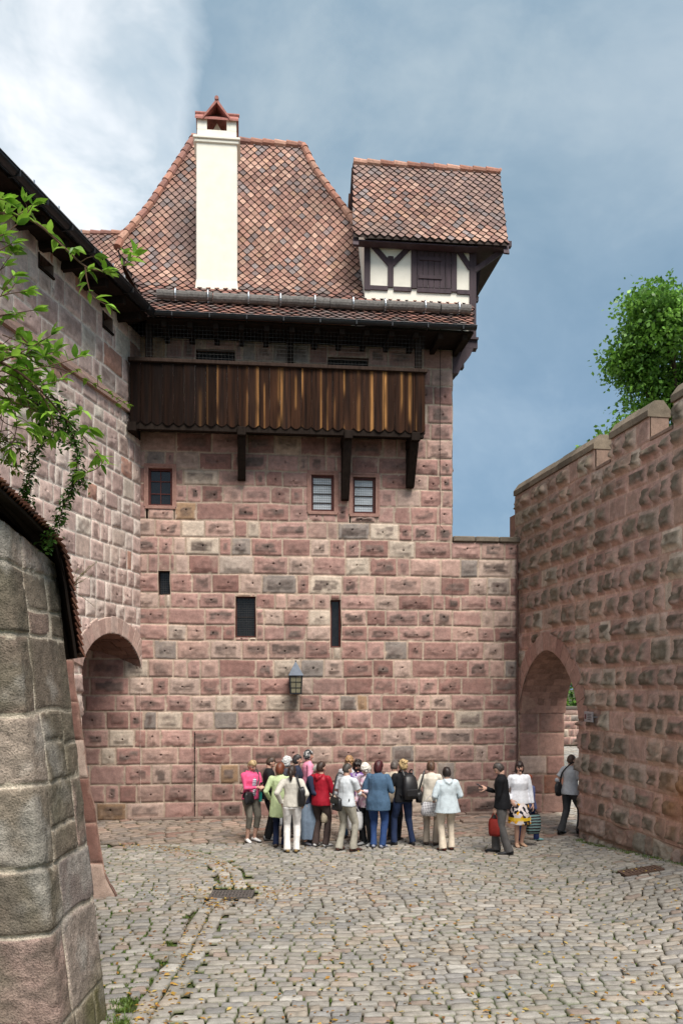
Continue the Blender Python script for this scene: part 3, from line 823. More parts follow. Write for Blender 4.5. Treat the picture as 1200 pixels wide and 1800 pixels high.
# hoist dormer ------------------------------------------------------------------
def dormer():
    hF = -.3; uA = Tpx(641, 520, hF)[0]; uB = Tpx(829, 520, hF)[0]; zT = 14.3
    pl = MB()
    pl.hexa([T(uA, -3.1, 11.9), T(uB, -3.1, 11.9), T(uB, hF, 11.9), T(uA, hF, 11.9), T(uA, -3.1, zT), T(uB, -3.1, zT), T(uB, hF, zT), T(uA, hF, zT)])
    pl.prism([T(uA, hF, zT), T(uA, -3.1, zT), T(uA, -1.7, zT + 2.5)], TU * (uB - uA))
    dm = pl.build('dormer', M['plaster'], tower)
    u_ = lambda px: Tpx(px, 500, hF)[0]
    z_ = lambda py, px=735: Tpx(px, py, hF)[1]
    tf = MB(); hp = hF + .015
    def post(px, w, z0, z1): tf.box(T(u_(px), hp, (z0 + z1) / 2), TU * w / 2, TN * .03, ZZ * (z1 - z0) / 2, cham=.006)
    zs = z_(507); 
    post(645, .15, zs - .12, zT); post(686, .14, zs - .02, zT - .3); post(727, .14, zs - .02, zT); post(797, .14, zs - .06, zT); post(830, .17, 11.7, zT)
    for x0, x1 in ((641, 686), (686, 727), (727, 797), (797, 830)):
        a = u_(x0) + .075; b = u_(x1) - .07
        tf.box(T((a + b) / 2, hp, zs - .05), TU * (b - a) / 2, TN * .027, ZZ * .055, cham=.004)
    tf.box(T((uA + uB) / 2, hp + .004, zT + .0), TU * (uB - uA) / 2, TN * .035, ZZ * .09)
    for x0, x1 in ((655, 684), (718, 689), (805, 826)):     # Y braces under the plate
        tf.beam(T(u_(x0), hp + .003, zT - .06), T(u_(x1), hp + .003, zT - .5), .13, .05, up=TN)
    # corner post brace reaching out to the overhanging roof
    tf.beam(T(uB + .05, hF, 13.75), T(uB + .85, hF + .1, zT + .02), .12, .1, up=TN)
    q = MB(); q.beam(T(uB + .05, -2.9, 13.75), T(uB + .85, -2.9, zT + .02), .12, .1, up=TN); q.beam(T(uB, -3.2, zT + .06), T(uB + .95, -3.2, zT + .06), .14, .14); q.build('brace', M['oxblood'], dm)
    tf.beam(T(uB, hF + .2, zT + .06), T(uB + .95, hF + .2, zT + .06), .14, .14)
    tf.build('timber_frame', M['oxblood'], dm)
    sh = MB(); a = u_(727) + .075; b = u_(797) - .075; n = 6
    for k in range(n):
        sh.box(T(a + (b - a) * (k + .5) / n, hF + .012, (zs + zT) / 2 - .0), TU * ((b - a) / n / 2 - .004), TN * .018, ZZ * ((zT - zs) / 2 - .02), cham=.004)
    for zz in (zs + .28, zT - .32):
        sh.box(T((a + b) / 2 - .1, hF + .042, zz), TU * .3, TN * .012, ZZ * .045, cham=.004)
    sh.build('shutter', M['oxblood'], dm)
    # boarded side wall and its support under the overhang
    sb = MB(); n = 11
    for k in range(n):
        h = hF - .02 - (k + .5) * 2.75 / n
        sb.box(T(uB + .03, h, 13.1), TU * .025, TN * (2.75 / n / 2 - .006), ZZ * 1.2)
    sb.prism([T(uB + .056, hF - .6, 14.25), T(uB + .42, hF - .6, 14.25), T(uB + .25, hF - .6, 13.2), T(uB + .056, hF - .6, 12.75)], -TN * 1.1)
    sb.build('side_boards', M['oxblood'], dm)
    br = MB()
    uT = UR
    for h in (.0 - .16, -1.5, -2.9):
        br.beam(T(uT - .25, h, 11.80), T(uB + .08, h, 11.80), .2, .2)
        br.prism([T(uT + .004, h + .1, 11.695), T(uB - .03, h + .1, 11.695), T(uB - .1, h + .1, 11.52), T(uT + .24, h + .1, 11.22), T(uT + .17, h + .1, 11.05), T(uT + .004, h + .1, 11.05)], -TN * .2)
    br.box(T((uT + uB) / 2 + .03, -1.5, 11.93), TU * ((uB - uT) / 2 + .06), TN * 1.5, ZZ * .025)
    br.build('bracket', M['oxblood'], dm)
    # roof
    ra = Tpx(621, 427, .08)[0]; rb = Tpx(892, 438, .08)[0]; rc = Tpx(877, 290, -1.7)[0]; rd = Tpx(623, 282, -1.7)[0]
    prof = [(.12, 14.24), (-.25, 14.78), (-1.7, 17.13)]
    LL = sum(math.hypot(prof[i + 1][0] - prof[i][0], prof[i + 1][1] - prof[i][1]) for i in range(2))
    fl = lambda a: ra + (rd - ra) * a / LL; fr = lambda a: rb + (rc - rb) * a / LL
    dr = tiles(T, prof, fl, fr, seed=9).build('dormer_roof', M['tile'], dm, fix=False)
    uly = underlay(T, prof, fl, fr)
    back = [(-3.52, 14.24), (-3.15, 14.78), (-1.7, 17.13)]
    uly2 = underlay(T, back, fl, fr); uly.add(uly2.v, uly2.f)
    uly.build('roof_underlay', M['under'], dr)
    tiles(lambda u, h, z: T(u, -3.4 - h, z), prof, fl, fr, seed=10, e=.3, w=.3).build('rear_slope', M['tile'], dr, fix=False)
    capline([T(rd - .03, -1.7, 17.16), T(rc + .03, -1.7, 17.16)], 11, r=.10, step=.36).build('ridge_tiles', M['tile'], dr)
    vg = MB()
    for u in (ra + .05, rb - .05):
        for h0, h1 in ((.13, -1.7), (-3.53, -1.7)):
            vg.beam(T(u, h0, 14.02), T(u + (rc - rb if u > 1 else rd - ra), h1, 17.0), .04, .14, up=TU)
    # ceiling of the overhang
    vg.hexa([T(uB + .07, -3.4, 14.21), T(rb - .02, -3.4, 14.21), T(rb - .02, .05, 14.21), T(uB + .07, .05, 14.21), T(uB + .07, -3.4, 14.25), T(rb - .02, -3.4, 14.25), T(rb - .02, .05, 14.25), T(uB + .07, .05, 14.25)])
    vg.hexa([T(ra + .02, hF + .06, 14.17), T(uB + .06, hF + .06, 14.17), T(uB + .06, .06, 14.17), T(ra + .02, .06, 14.17), T(ra + .02, hF + .06, 14.20), T(uB + .06, hF + .06, 14.20), T(uB + .06, .06, 14.20), T(ra + .02, .06, 14.20)])
    vg.build('barge_board', M['oxblood'], dr)
dormer()

# castle wing roof -----------------------------------------------------------------
def wing_roof():
    sg = lambda s, h, z: Lp(s, h, z)
    # inner corner of the two eaves
    E = np.array(T(uLf(0), 1.1, 11.72)); s0 = float(np.dot(E - LO, LU)); hE = float(np.dot(E - LO, LN))
    prof = [(hE, 11.72), (hE - 5.2, 11.72 + 2.7)]
    f0 = lambda a: s0 - a * .84 * 0.55; f1 = lambda a: 13.4
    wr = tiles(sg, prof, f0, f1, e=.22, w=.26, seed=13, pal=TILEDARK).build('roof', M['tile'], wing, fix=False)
    underlay(sg, prof, f0, f1).build('roof_underlay', M['under'], wr)
    sf = MB(); sf.hexa([Lp(-.2, -.1, 11.60), Lp(13.4, -.1, 11.60), Lp(13.4, hE - .05, 11.60), Lp(s0 + .02, hE - .05, 11.60), Lp(-.2, -.1, 11.66), Lp(13.4, -.1, 11.66), Lp(13.4, hE - .05, 11.66), Lp(s0 + .02, hE - .05, 11.66)])
    for k in range(16):
        s = s0 + .3 + k * .8; sf.beam(Lp(s, -.1, 11.52), Lp(s, hE - .1, 11.52), .13, .15)
    sf.build('soffit', M['beam'], wr)
    g = gutter(sg, s0 - .03, 13.4, hE + .07, 11.71, wing, r=.10)
    for k in range(14): gb = MB(); gb.box(Lp(s0 + .4 + k * .85, hE + .07, 11.66), LU * .014, LN * .11, ZZ * .06); gb.build('bracket', M['gutter'], g)
    # plank snow guards
    for (a, b) in ((s0 + .35, s0 + 1.9), (s0 + 2.15, s0 + 4.6)):
        q = MB(); q.box(Lp((a + b) / 2, hE - .38, 12.16), LU * (b - a) / 2, LN * .03, ZZ * .15, (.17, .155, .14), .01)
        sgd = q.build('snow_guard', M['log'], wing)
        for t in (.15, .5, .85):
            z = MB(); s = a + (b - a) * t; z.box(Lp(s, hE - .34, 12.13), LU * .016, LN * .008, ZZ * .2); z.beam(Lp(s, hE - .32, 11.98), Lp(s, hE - .7, 12.2), .03, .012); z.build('strap', M['zinc'], sgd)
    # rear roof of the wing, seen between the eave and the tower roof
    rA = pt(120, 411, 27.0); rB = pt(238, 411, 27.0); dn = np.array([0, -2.2, -3.4]) / math.hypot(2.2, 3.4)
    rp = [(0, 0), (0, 4.5)]
    f = lambda u, h, z: rA + np.array([1.0, 0, 0]) * u + dn * (4.5 - z) + np.array([0, -.84, .54]) * h
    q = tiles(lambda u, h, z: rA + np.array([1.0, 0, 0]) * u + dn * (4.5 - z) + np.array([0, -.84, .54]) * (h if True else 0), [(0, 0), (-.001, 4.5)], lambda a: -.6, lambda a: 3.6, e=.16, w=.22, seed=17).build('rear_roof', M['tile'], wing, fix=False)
    b = MB(); b.add([rA + dn * 4.5 - [.6, 0, 0.02], rA + dn * 4.5 + [3.6, 0, -.02], rA + [3.6, 0.02, -.03], rA + [-.6, .02, -.03]], [(0, 1, 2, 3)]); 
    bk = np.array([0, 2.2, -3.4]) / math.hypot(2.2, 3.4)
    b.add([rA + bk * 4.5 - [.6, 0, 0.02], rA + bk * 4.5 + [3.6, 0, -.02], rA + [3.6, 0.02, -.03], rA + [-.6, .02, -.03]], [(0, 1, 2, 3)]); b.build('roof_underlay', M['under'], q)
    capline([rA - [.6, 0, 0], rA + [3.6, 0, 0]], 18, r=.1).build('ridge_tiles', M['tile'], q)
wing_roof()
# ------------------------------------------------------------------ timber gallery
def gallery():
    hB = .8; uA = Tpx(240, 735, hB)[0] - .15; uB = Tpx(747, 760, hB)[0]; zb, zt = 9.26, 10.70
    n = 28; rg = random.Random(21); bd = MB(); w = (uB - uA) / n
    for k in range(n):
        a = uA + k * w + .004; b = uA + (k + 1) * w - .004; nx, nz = 14, 24
        tone = rg.uniform(.7, 1.3); fr = k / n
        amt = (0 if fr < .2 else .25 if fr < .28 else 1.0) * (rg.uniform(.1, 1.0) ** .7); cx = rg.choice([.08, .9, .5, rg.random()]); wd = rg.uniform(.05, .17); nz0 = rg.uniform(0, 50)
        hof = rg.uniform(-.006, .006) + (0.012 if k % 2 else 0)
        V = []; C = []; F = []
        zz = zb + rg.uniform(-.012, .012)
        for j in range(nz + 1):
            for i in range(nx + 1):
                x = i / nx; y = j / nz
                # rounded-notch foot
                foot = (abs(x - .5) * 2) ** 2 * .085 if j == 0 else 0
                V.append(T(a + (b - a) * x, hB + hof - .004 * (abs(x - .5) * 2) ** 4, zz + foot + (zt - zz) * max(y, 0)))
                c = np.array((.013, .009, .008)) * tone
                nn = vn2(np.array([x * 5 + k * 7]), np.array([y * 1.3 + nz0]), 5)[0]
                warm = np.array((.085, .036, .018)); c = c * (1 - .6 * nn) + warm * .6 * nn * (0.25 if fr < .28 else 1)
                s = math.exp(-((x - cx) / wd) ** 2) * amt; s *= sstep(.30, .52, vn2(np.array([y * 2.2 + nz0]), np.array([k * 3.1]), 9)[0]) * 1.0
                s *= (.35 + .75 * vn2(np.array([x * 9]), np.array([y * 3 + nz0]), 15)[0])
                c = c * (1 - s) + np.array((.50, .245, .085)) * s
                C.append(c)
        m = nx + 1
        for j in range(nz):
            for i in range(nx): F.append((j * m + i, j * m + i + 1, (j + 1) * m + i + 1, (j + 1) * m + i))
        bd.add(V, F, C)
        # thickness: back face and edges
        q = [T(a, hB + hof - .03, zz + .07), T(b, hB + hof - .03, zz + .07), T(b, hB + hof - .03, zt), T(a, hB + hof - .03, zt)]
        o = [V[0], V[nx], V[-1], V[nz * m]]
        bd.add(o + q, [(4, 7, 6, 5), (0, 4, 5, 1), (1, 5, 6, 2), (3, 2, 6, 7), (0, 3, 7, 4)], (.03, .018, .014))
    # right-hand return
    m = 5
    for k in range(m):
        h0 = .06 + k * (hB - .06) / m
        bd.box(T(uB - .02, h0 + (hB - .06) / m / 2, (zb + zt) / 2), TU * .018, TN * ((hB - .06) / m / 2 - .004), ZZ * (zt - zb) / 2, np.array((.035, .022, .018)) * rg.uniform(.7, 1.4))
    g = bd.build('gallery', M['board'], tower, fix=False)
    r = MB()
    r.box(T((uA + uB) / 2, hB - .01, zt + .045), TU * ((uB - uA) / 2 + .04), TN * .08, ZZ * .043, (.05, .033, .026), .01)
    r.box(T(uB - .03, hB / 2, zt + .045), TU * .06, TN * (hB / 2 - .09), ZZ * .04, (.05, .033, .026))
    r.build('rail', M['board'], g)
    fl = MB()
    fl.box(T((uA + uB) / 2, hB / 2 - .02, 9.36), TU * ((uB - uA) / 2 - .01), TN * (hB / 2 - .02), ZZ * .03)
    fl.beam(T(uA, hB - .09, 9.25), T(uB - .03, hB - .09, 9.25), .14, .17)
    fl.build('floor', M['beam'], g)
    ps = MB()
    for px in (262, 735): 
        u = Tpx(px, 620, hB - .1)[0]; q = MB(); q.beam(T(u, hB - .12, 9.4), T(u, hB - .12, 11.6), .16, .14, up=TN, cham=.01); q.build('post', M['beam'], g)
    q = MB(); u = Tpx(510, 600, .1)[0]; q.beam(T(u, .1, 9.4), T(u, .1, 11.6), .14, .14, up=TN, cham=.01); q.build('post', M['beam'], g)
    for px, yb in ((425, 845), (606, 880), (720, 858)):
        u, z = Tpx(px, yb, .1); q = MB()
        q.beam(T(u, -.1, 9.17), T(u, hB + .07, 9.17), .2, .2, cham=.012)
        q.prism([T(u - .095, .06, z), T(u - .095, .19, z + .02), T(u - .095, hB - .05, 9.06), T(u - .095, hB - .27, 9.06), T(u - .095, .06, z + .42)], TU * .19)
        q.box(T(u, .03, (z + 9.1) / 2), TU * .085, TN * .035, ZZ * (9.1 - z) / 2 * .98)
        q.build('bracket', M['beam'], g)
    q = MB(); u = uA + .05; q.box(T(u, .45, 9.2), TU * .1, TN * .42, ZZ * .1); q.build('bracket', M['beam'], g)
    # wire netting
    nt = MB(); z0, z1 = zt + .09, 11.55; u = uA + .05
    while u < uB - .05: nt.tube([T(u, hB + .0, z0), T(u, hB + .12, z1)], .0022, 3); u += .085
    z = z0 + .06
    while z < z1: h = hB + .12 * (z - z0) / (z1 - z0); nt.tube([T(uA, h, z), T(uB - .02, h, z)], .0022, 3); z += .085
    nt.build('netting', M['wire'], g)
gallery()

# ------------------------------------------------------------------ windows
def window(k, bars_h, bars_v, frame, fw, glass, depth, surround=False, mesh=False):
    a, b, c, d = WIN[k]; h = -depth
    f = MB()
    f.box(T(a + fw / 2, h, (c + d) / 2), TU * fw / 2, TN * .03, ZZ * (d - c) / 2, cham=.005); f.box(T(b - fw / 2, h, (c + d) / 2), TU * fw / 2, TN * .03, ZZ * (d - c) / 2, cham=.005)
    f.box(T((a + b) / 2, h, c + fw / 2), TU * ((b - a) / 2 - fw), TN * .028, ZZ * fw / 2); f.box(T((a + b) / 2, h, d - fw / 2), TU * ((b - a) / 2 - fw), TN * .028, ZZ * fw / 2)
    w = f.build('window', M[frame], tower)
    g = MB(); g.box(T((a + b) / 2, h - .035, (c + d) / 2), TU * ((b - a) / 2 - fw * .6), TN * .006, ZZ * ((d - c) / 2 - fw * .6)); g.build('pane', M[glass], w)
    m = MB()
    for i in range(1, bars_h): m.box(T((a + b) / 2, h - .014, c + (d - c) * i / bars_h), TU * ((b - a) / 2 - fw), TN * .012, ZZ * .011)
    for i in range(1, bars_v): m.box(T(a + (b - a) * i / bars_v, h - .012, (c + d) / 2), TU * .011, TN * .011, ZZ * ((d - c) / 2 - fw))
    if m.v: m.build('glazing_bars', M[frame] if frame == 'redframe' and not mesh else M['iron'], w)
    if mesh:
        q = MB(); u = a + .05
        while u < b - .02: q.tube([T(u, h + .05, c + .02), T(u, h + .05, d - .02)], .003, 3); u += .055
        z = c + .05
        while z < d - .02: q.tube([T(a + .02, h + .055, z), T(b - .02, h + .055, z)], .003, 3); z += .055
        q.build('grille', M['wire'], w)
    if surround:
        s = MB(); col = (.40, .235, .195)
        for g0, g1, hh in ((.0, .055, .012), (.055, .10, .028)):
            for (u0, u1, z0, z1) in ((a - g1, a - g0, c - g1 * .3, d + g1), (b + g0, b + g1, c - g1 * .3, d + g1), (a - g0, b + g0, d + g0, d + g1)):
                s.box(T((u0 + u1) / 2, hh - .06, (z0 + z1) / 2), TU * (u1 - u0) / 2, TN * .06, ZZ * (z1 - z0) / 2, col)
        s.box(T((a + b) / 2, -.03, c - .04), TU * ((b - a) / 2 + .08), TN * .06, ZZ * .038, col)
        s.build('surround', M['stone'], w)
    reveal(k, w)
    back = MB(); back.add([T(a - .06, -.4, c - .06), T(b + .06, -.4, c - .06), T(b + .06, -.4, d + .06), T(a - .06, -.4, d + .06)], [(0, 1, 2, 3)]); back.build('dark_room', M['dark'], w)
window('A', 3, 2, 'redframe', .05, 'dullglass', .12, True)
window('B', 4, 1, 'redframe', .055, 'sky_tinted_blind', .10, True, True)
window('C', 4, 1, 'redframe', .055, 'sky_tinted_blind', .10, True, True)
window('D', 1, 1, 'beam', .02, 'dullglass', .2, False, True)
window('E', 2, 1, 'redframe', .03, 'dullglass', .16, False, True)
window('F', 1, 1, 'redframe', .035, 'dullglass', .14)
window('G', 1, 1, 'beam', .03, 'dullglass', .2, False, True)
window('H', 1, 1, 'beam', .03, 'dullglass', .2, False, True)

# lightning conductor, downpipe, cable
c = MB(); u0, z0 = Tpx(343, 1286); u1, _ = Tpx(343, 1435)
c.tube([T(u0, .10, z0), T(u0, .105, .02)], .011, 6)
for z in np.linspace(.35, z0 - .05, 6): c.tube([T(u0, -.0, z), T(u0, .12, z)], .012, 5); c.ball(T(u0, .115, z), .024, 6, 4)
c.build('lightning_conductor', M['iron'], tower)
c = MB(); u0, z0 = Tpx(772, 590); u1, z1 = Tpx(771, 925)
c.tube([T(u0, .10, z0 + .3), T(u0 - .01, .09, (z0 + z1) / 2), T(u1, .1, z1), T(u1 + .10, .09, z1 - .10), T(u1 + .14, .02, z1 - .14)], .008, 5)
c.build('cable', M['iron'], tower)
c = MB(); pp = [T(UC - .09, .13, z) for z in (6.75, 4.5, 2.2, .8)]
c.tube(pp, .024, 8, (1, 1, 1))
for z in (6.2, 4.6, 3.0, 1.3): c.tube([T(UC - .09, .13, z), T(UC - .09, .13, z + .05)], .034, 8)
tag(c.build('downpipe', mat_plain('rusty brown pipe', (.10, .055, .045), .8, .1, var=.3)), 'thin rusty downpipe running down the corner beside the right archway', 'downpipe')
e = bpy.data.objects['downpipe']

# lantern -----------------------------------------------------------------------------
def lantern():
    u, z = Tpx(519.5, 1197, .25); L = thing('wall_lantern', 'grey metal lantern with pointed roof fixed on the stone wall above the group', 'lantern', tuple(T(u, 0, z)))
    h = .27; w = .145; zb, zt = z - .30, z + .12
    f = MB()
    for sx in (-1, 1):
        for sy in (-1, 1): f.beam(T(u + sx * w * .86, h + sy * w * .86, zb), T(u + sx * w, h + sy * w, zt), .03, .03, up=TN)
    for zz, k in ((zb, .86), (zt, 1.0)):
        f.box(T(u, h, zz), TU * (w * k + .018), TN * (w * k + .018), ZZ * .014)
    for sy in (-1, 1):
        f.beam(T(u, h + sy * w * .86, zb), T(u, h + sy * w, zt), .012, .012, up=TN)
        for t in (.33, .66): f.beam(T(u - w * .9, h + sy * w * (.86 + .14 * t) , zb + (zt - zb) * t), T(u + w * .9, h + sy * w * (.86 + .14 * t), zb + (zt - zb) * t), .011, .011)
    f.build('frame', M['gutter'], L)
    g = MB(); k = .82
    g.hexa([T(u - w * k, h - w * k, zb + .02), T(u + w * k, h - w * k, zb + .02), T(u + w * k, h + w * k, zb + .02), T(u - w * k, h + w * k, zb + .02), T(u - w * .96, h - w * .96, zt - .02), T(u + w * .96, h - w * .96, zt - .02), T(u + w * .96, h + w * .96, zt - .02), T(u - w * .96, h + w * .96, zt - .02)])
    g.build('glass', mat_plain('milky lantern glass', (.20, .18, .12), .25, 0, .5, var=.2, scale=5, bump=0), L)
    r = MB(); k = w + .035
    r.add([T(u - k, h - k, zt + .014), T(u + k, h - k, zt + .014), T(u + k, h + k, zt + .014), T(u - k, h + k, zt + .014), T(u, h, zt + .36)], [(0, 1, 4), (1, 2, 4), (2, 3, 4), (3, 0, 4), (3, 2, 1, 0)])
    r.ball(T(u, h, zt + .36), .02, 6, 4)
    r.build('lantern_roof', mat_plain('lead sheet', (.075, .09, .115), .55, .4, .4, var=.2), L)
    b = MB(); b.beam(T(u, .0, zb + .03), T(u, h - .1, zb + .03), .05, .05); b.beam(T(u, 0, zt - .03), T(u, h - .12, zt - .03), .05, .05); b.box(T(u, .03, z - .08), TU * .04, TN * .012, ZZ * .25)
    b.build('bracket', M['gutter'], L)
lantern()

# plaque on the right wall ---------------------------------------------------------------
def plaque():
    s, z = Rpx(1045, 1260); P = thing('wall_plaque', 'small grey metal sign fixed on the rough stones right of the archway', 'sign', tuple(Rp(s, 0, z)))
    m = MB(); m.box(Rp(s, .135, z), RU * .19, RN * .012, ZZ * .105, cham=.006)
    for x in (-.15, .15): m.box(Rp(s + x, .06, z), RU * .012, RN * .065, ZZ * .012)
    m.build('plate', mat_plain('grey enamel', (.33, .33, .35), .45, .2, var=.1), P)
    t = MB(); t.box(Rp(s - .125, .149, z + .0), RU * .03, RN * .002, ZZ * .05); t.build('emblem', mat_plain('dark red enamel', (.12, .03, .035), .5), P)
    t = MB()
    for i, (x, w) in enumerate(((.05, .085), (.04, .075), (.05, .09), (.03, .06))): t.box(Rp(s + x, .149, z + .055 - i * .035), RU * w, RN * .002, ZZ * .008)
    t.build('lettering', mat_plain('faded lettering', (.10, .10, .11), .6), P)
plaque()
# ------------------------------------------------------------------ ground
def ground_mat():
    t = NT('earth and moss between stones'); co = t.coord()
    n = t.noise(6, 5, .65, co); n2 = t.noise(.55, 3, .6, co); n3 = t.noise(45, 3, .6, co)
    d = t.ramp(n, [(.3, (.045, .036, .026)), (.55, (.085, .066, .046)), (.75, (.12, .095, .068))])
    m = t.ramp(n3, [(.3, (.03, .05, .012)), (.7, (.085, .13, .035))])
    k = t.math('MULTIPLY', t.ramp(n2, [(.36, 0.0), (.52, 1.0)]), t.ramp(n, [(.40, 0.0), (.52, 1.0)]))
    t.bump(n3, .5, .01)
    return t.done(t.mix(d, m, k), .95, spec=.1)
M['earth'] = ground_mat()
def ground_sheet():
    xs = np.unique(np.concatenate([np.linspace(-300, -12, 9), np.linspace(-12, 14, 40), np.linspace(14, 300, 9)])); ys = np.unique(np.concatenate([np.linspace(-60, 4, 6), np.linspace(4, 26, 36), np.linspace(26, 400, 10)]))
    X, Y = np.meshgrid(xs, ys); Z = gz(X, Y) - .045
    a, b = X.shape; idx = np.arange(a * b).reshape(a, b)
    F = np.stack([idx[:-1, :-1], idx[:-1, 1:], idx[1:, 1:], idx[1:, :-1]], -1).reshape(-1, 4)
    tag(link('ground', raw_mesh('ground', np.stack([X, Y, Z], -1), [F]), M['earth']), kind='structure')
ground_sheet()

COB = [((.37, .345, .31), 34), ((.41, .38, .335), 28), ((.33, .315, .30), 16), ((.41, .355, .295), 10), ((.37, .295, .25), 4), ((.46, .435, .395), 8)]
COBD = [((.24, .195, .165), 32), ((.275, .215, .175), 26), ((.20, .17, .15), 20), ((.30, .22, .18), 12), ((.25, .16, .13), 8)]
class Paving:
    def __init__(s, seed): s.rg = random.Random(seed); s.V = []; s.F = []; s.C = []; s.n = 0
    def stone(s, cx, cy, ux, uy, w, d, pal, hgt=.024, tone=1.0):
        """cobble centred at (cx, cy), long axis (ux, uy)"""
        rg = s.rg; n = 7; m = 6
        a = np.array([-1, -.9, -.6, 0, .6, .9, 1]); b = np.array([-1, -.85, -.3, .3, .85, 1])
        A, B = np.meshgrid(a, b)
        # superellipse rounding of the outline
        p = rg.uniform(6, 14); k = 1 / np.maximum((np.abs(A) ** p + np.abs(B) ** p) ** (1 / p), 1e-6) * np.maximum(np.abs(A), np.abs(B))
        sk = rg.uniform(-.14, .14); tp = rg.uniform(-.12, .12)
        X = A * k * w / 2 * (1 + tp * B); Y = B * k * d / 2 * (1 + rg.uniform(-.08, .08) * A) + sk * A * d * .5
        sd = rg.randrange(1 << 16)
        X = X + (vn2(A * 1.7 + sd, B * 1.7, 3) - .5) * .035; Y = Y + (vn2(A * 1.7, B * 1.7 + sd, 4) - .5) * .03
        r = np.maximum(np.abs(A), np.abs(B))
        Z = hgt * (1 - .17 * r ** 6) * (r < .99) + (r >= .99) * (-.022)
        tx, ty = rg.uniform(-.035, .035), rg.uniform(-.035, .035)
        Z = Z + np.where(r < .99, (vn2(A * 2 + sd, B * 2, 8) - .5) * .012 + tx * X + ty * Y + rg.uniform(-.006, .006), 0)
        gx = cx + X * ux - Y * uy; gy = cy + X * uy + Y * ux
        P = np.stack([gx, gy, Z + gz(gx, gy)], -1).reshape(-1, 3)
        c = pick(pal, rg) * rg.uniform(.86, 1.12) * tone
        C = np.ones((n * m, 3)) * c
        C = C * (.86 + .28 * vn2(A * 1.3 + sd, B * 1.3, 12)).reshape(-1, 1)
        mo = float(np.clip((fbm2(np.array([cx * .8]), np.array([cy * .8]), 61, 3)[0] - .40) * 4, 0, 1)) * (1 if rg.random() < .8 else .2) * (1.0 if cy < 17.5 else .3)
        C[(r >= .99).reshape(-1)] = np.array((.125, .10, .07)) * (1 - mo) + np.array((.10, .135, .04)) * mo
        idx = np.arange(n * m).reshape(m, n) + s.n
        s.F.append(np.stack([idx[:-1, :-1], idx[:-1, 1:], idx[1:, 1:], idx[1:, :-1]], -1).reshape(-1, 4)); s.V.append(P); s.C.append(C); s.n += n * m
    def build(s, name, mat):
        return link(name, raw_mesh(name, np.concatenate(s.V), [np.concatenate(s.F)], np.concatenate(s.C), smooth=True), mat)

# gutter strip: the polyline of the two-stone channel in the paving
GUT = np.array([pt(px, py, 3.3 * 1500 / (py - 1200.0))[:2] for px, py in ((235, 1850), (275, 1770), (330, 1680), (372, 1600), (398, 1578), (412, 1560), (404, 1535), (378, 1514), (340, 1502), (290, 1494), (205, 1488))])
def gut_dist(x, y):
    best = np.full(np.shape(x), 9.0)
    for i in range(len(GUT) - 1):
        p, q = GUT[i], GUT[i + 1]; d = q - p; t = np.clip(((x - p[0]) * d[0] + (y - p[1]) * d[1]) / (d @ d), 0, 1)
        best = np.minimum(best, np.hypot(x - p[0] - t * d[0], y - p[1] - t * d[1]))
    return best
def right_x(y): return 8.016 - .165 * y
def left_x(y): return -8.894 + .2 * y
def yband(x): return 17.75 + .11 * x + .12 * math.sin(x * .9)      # where the slab band along the tower starts
DR1 = pt(408, 1574, 3.3 * 1500 / 374.0); DR2 = pt(1125, 1559, 3.3 * 1500 / 359.0 + .05)
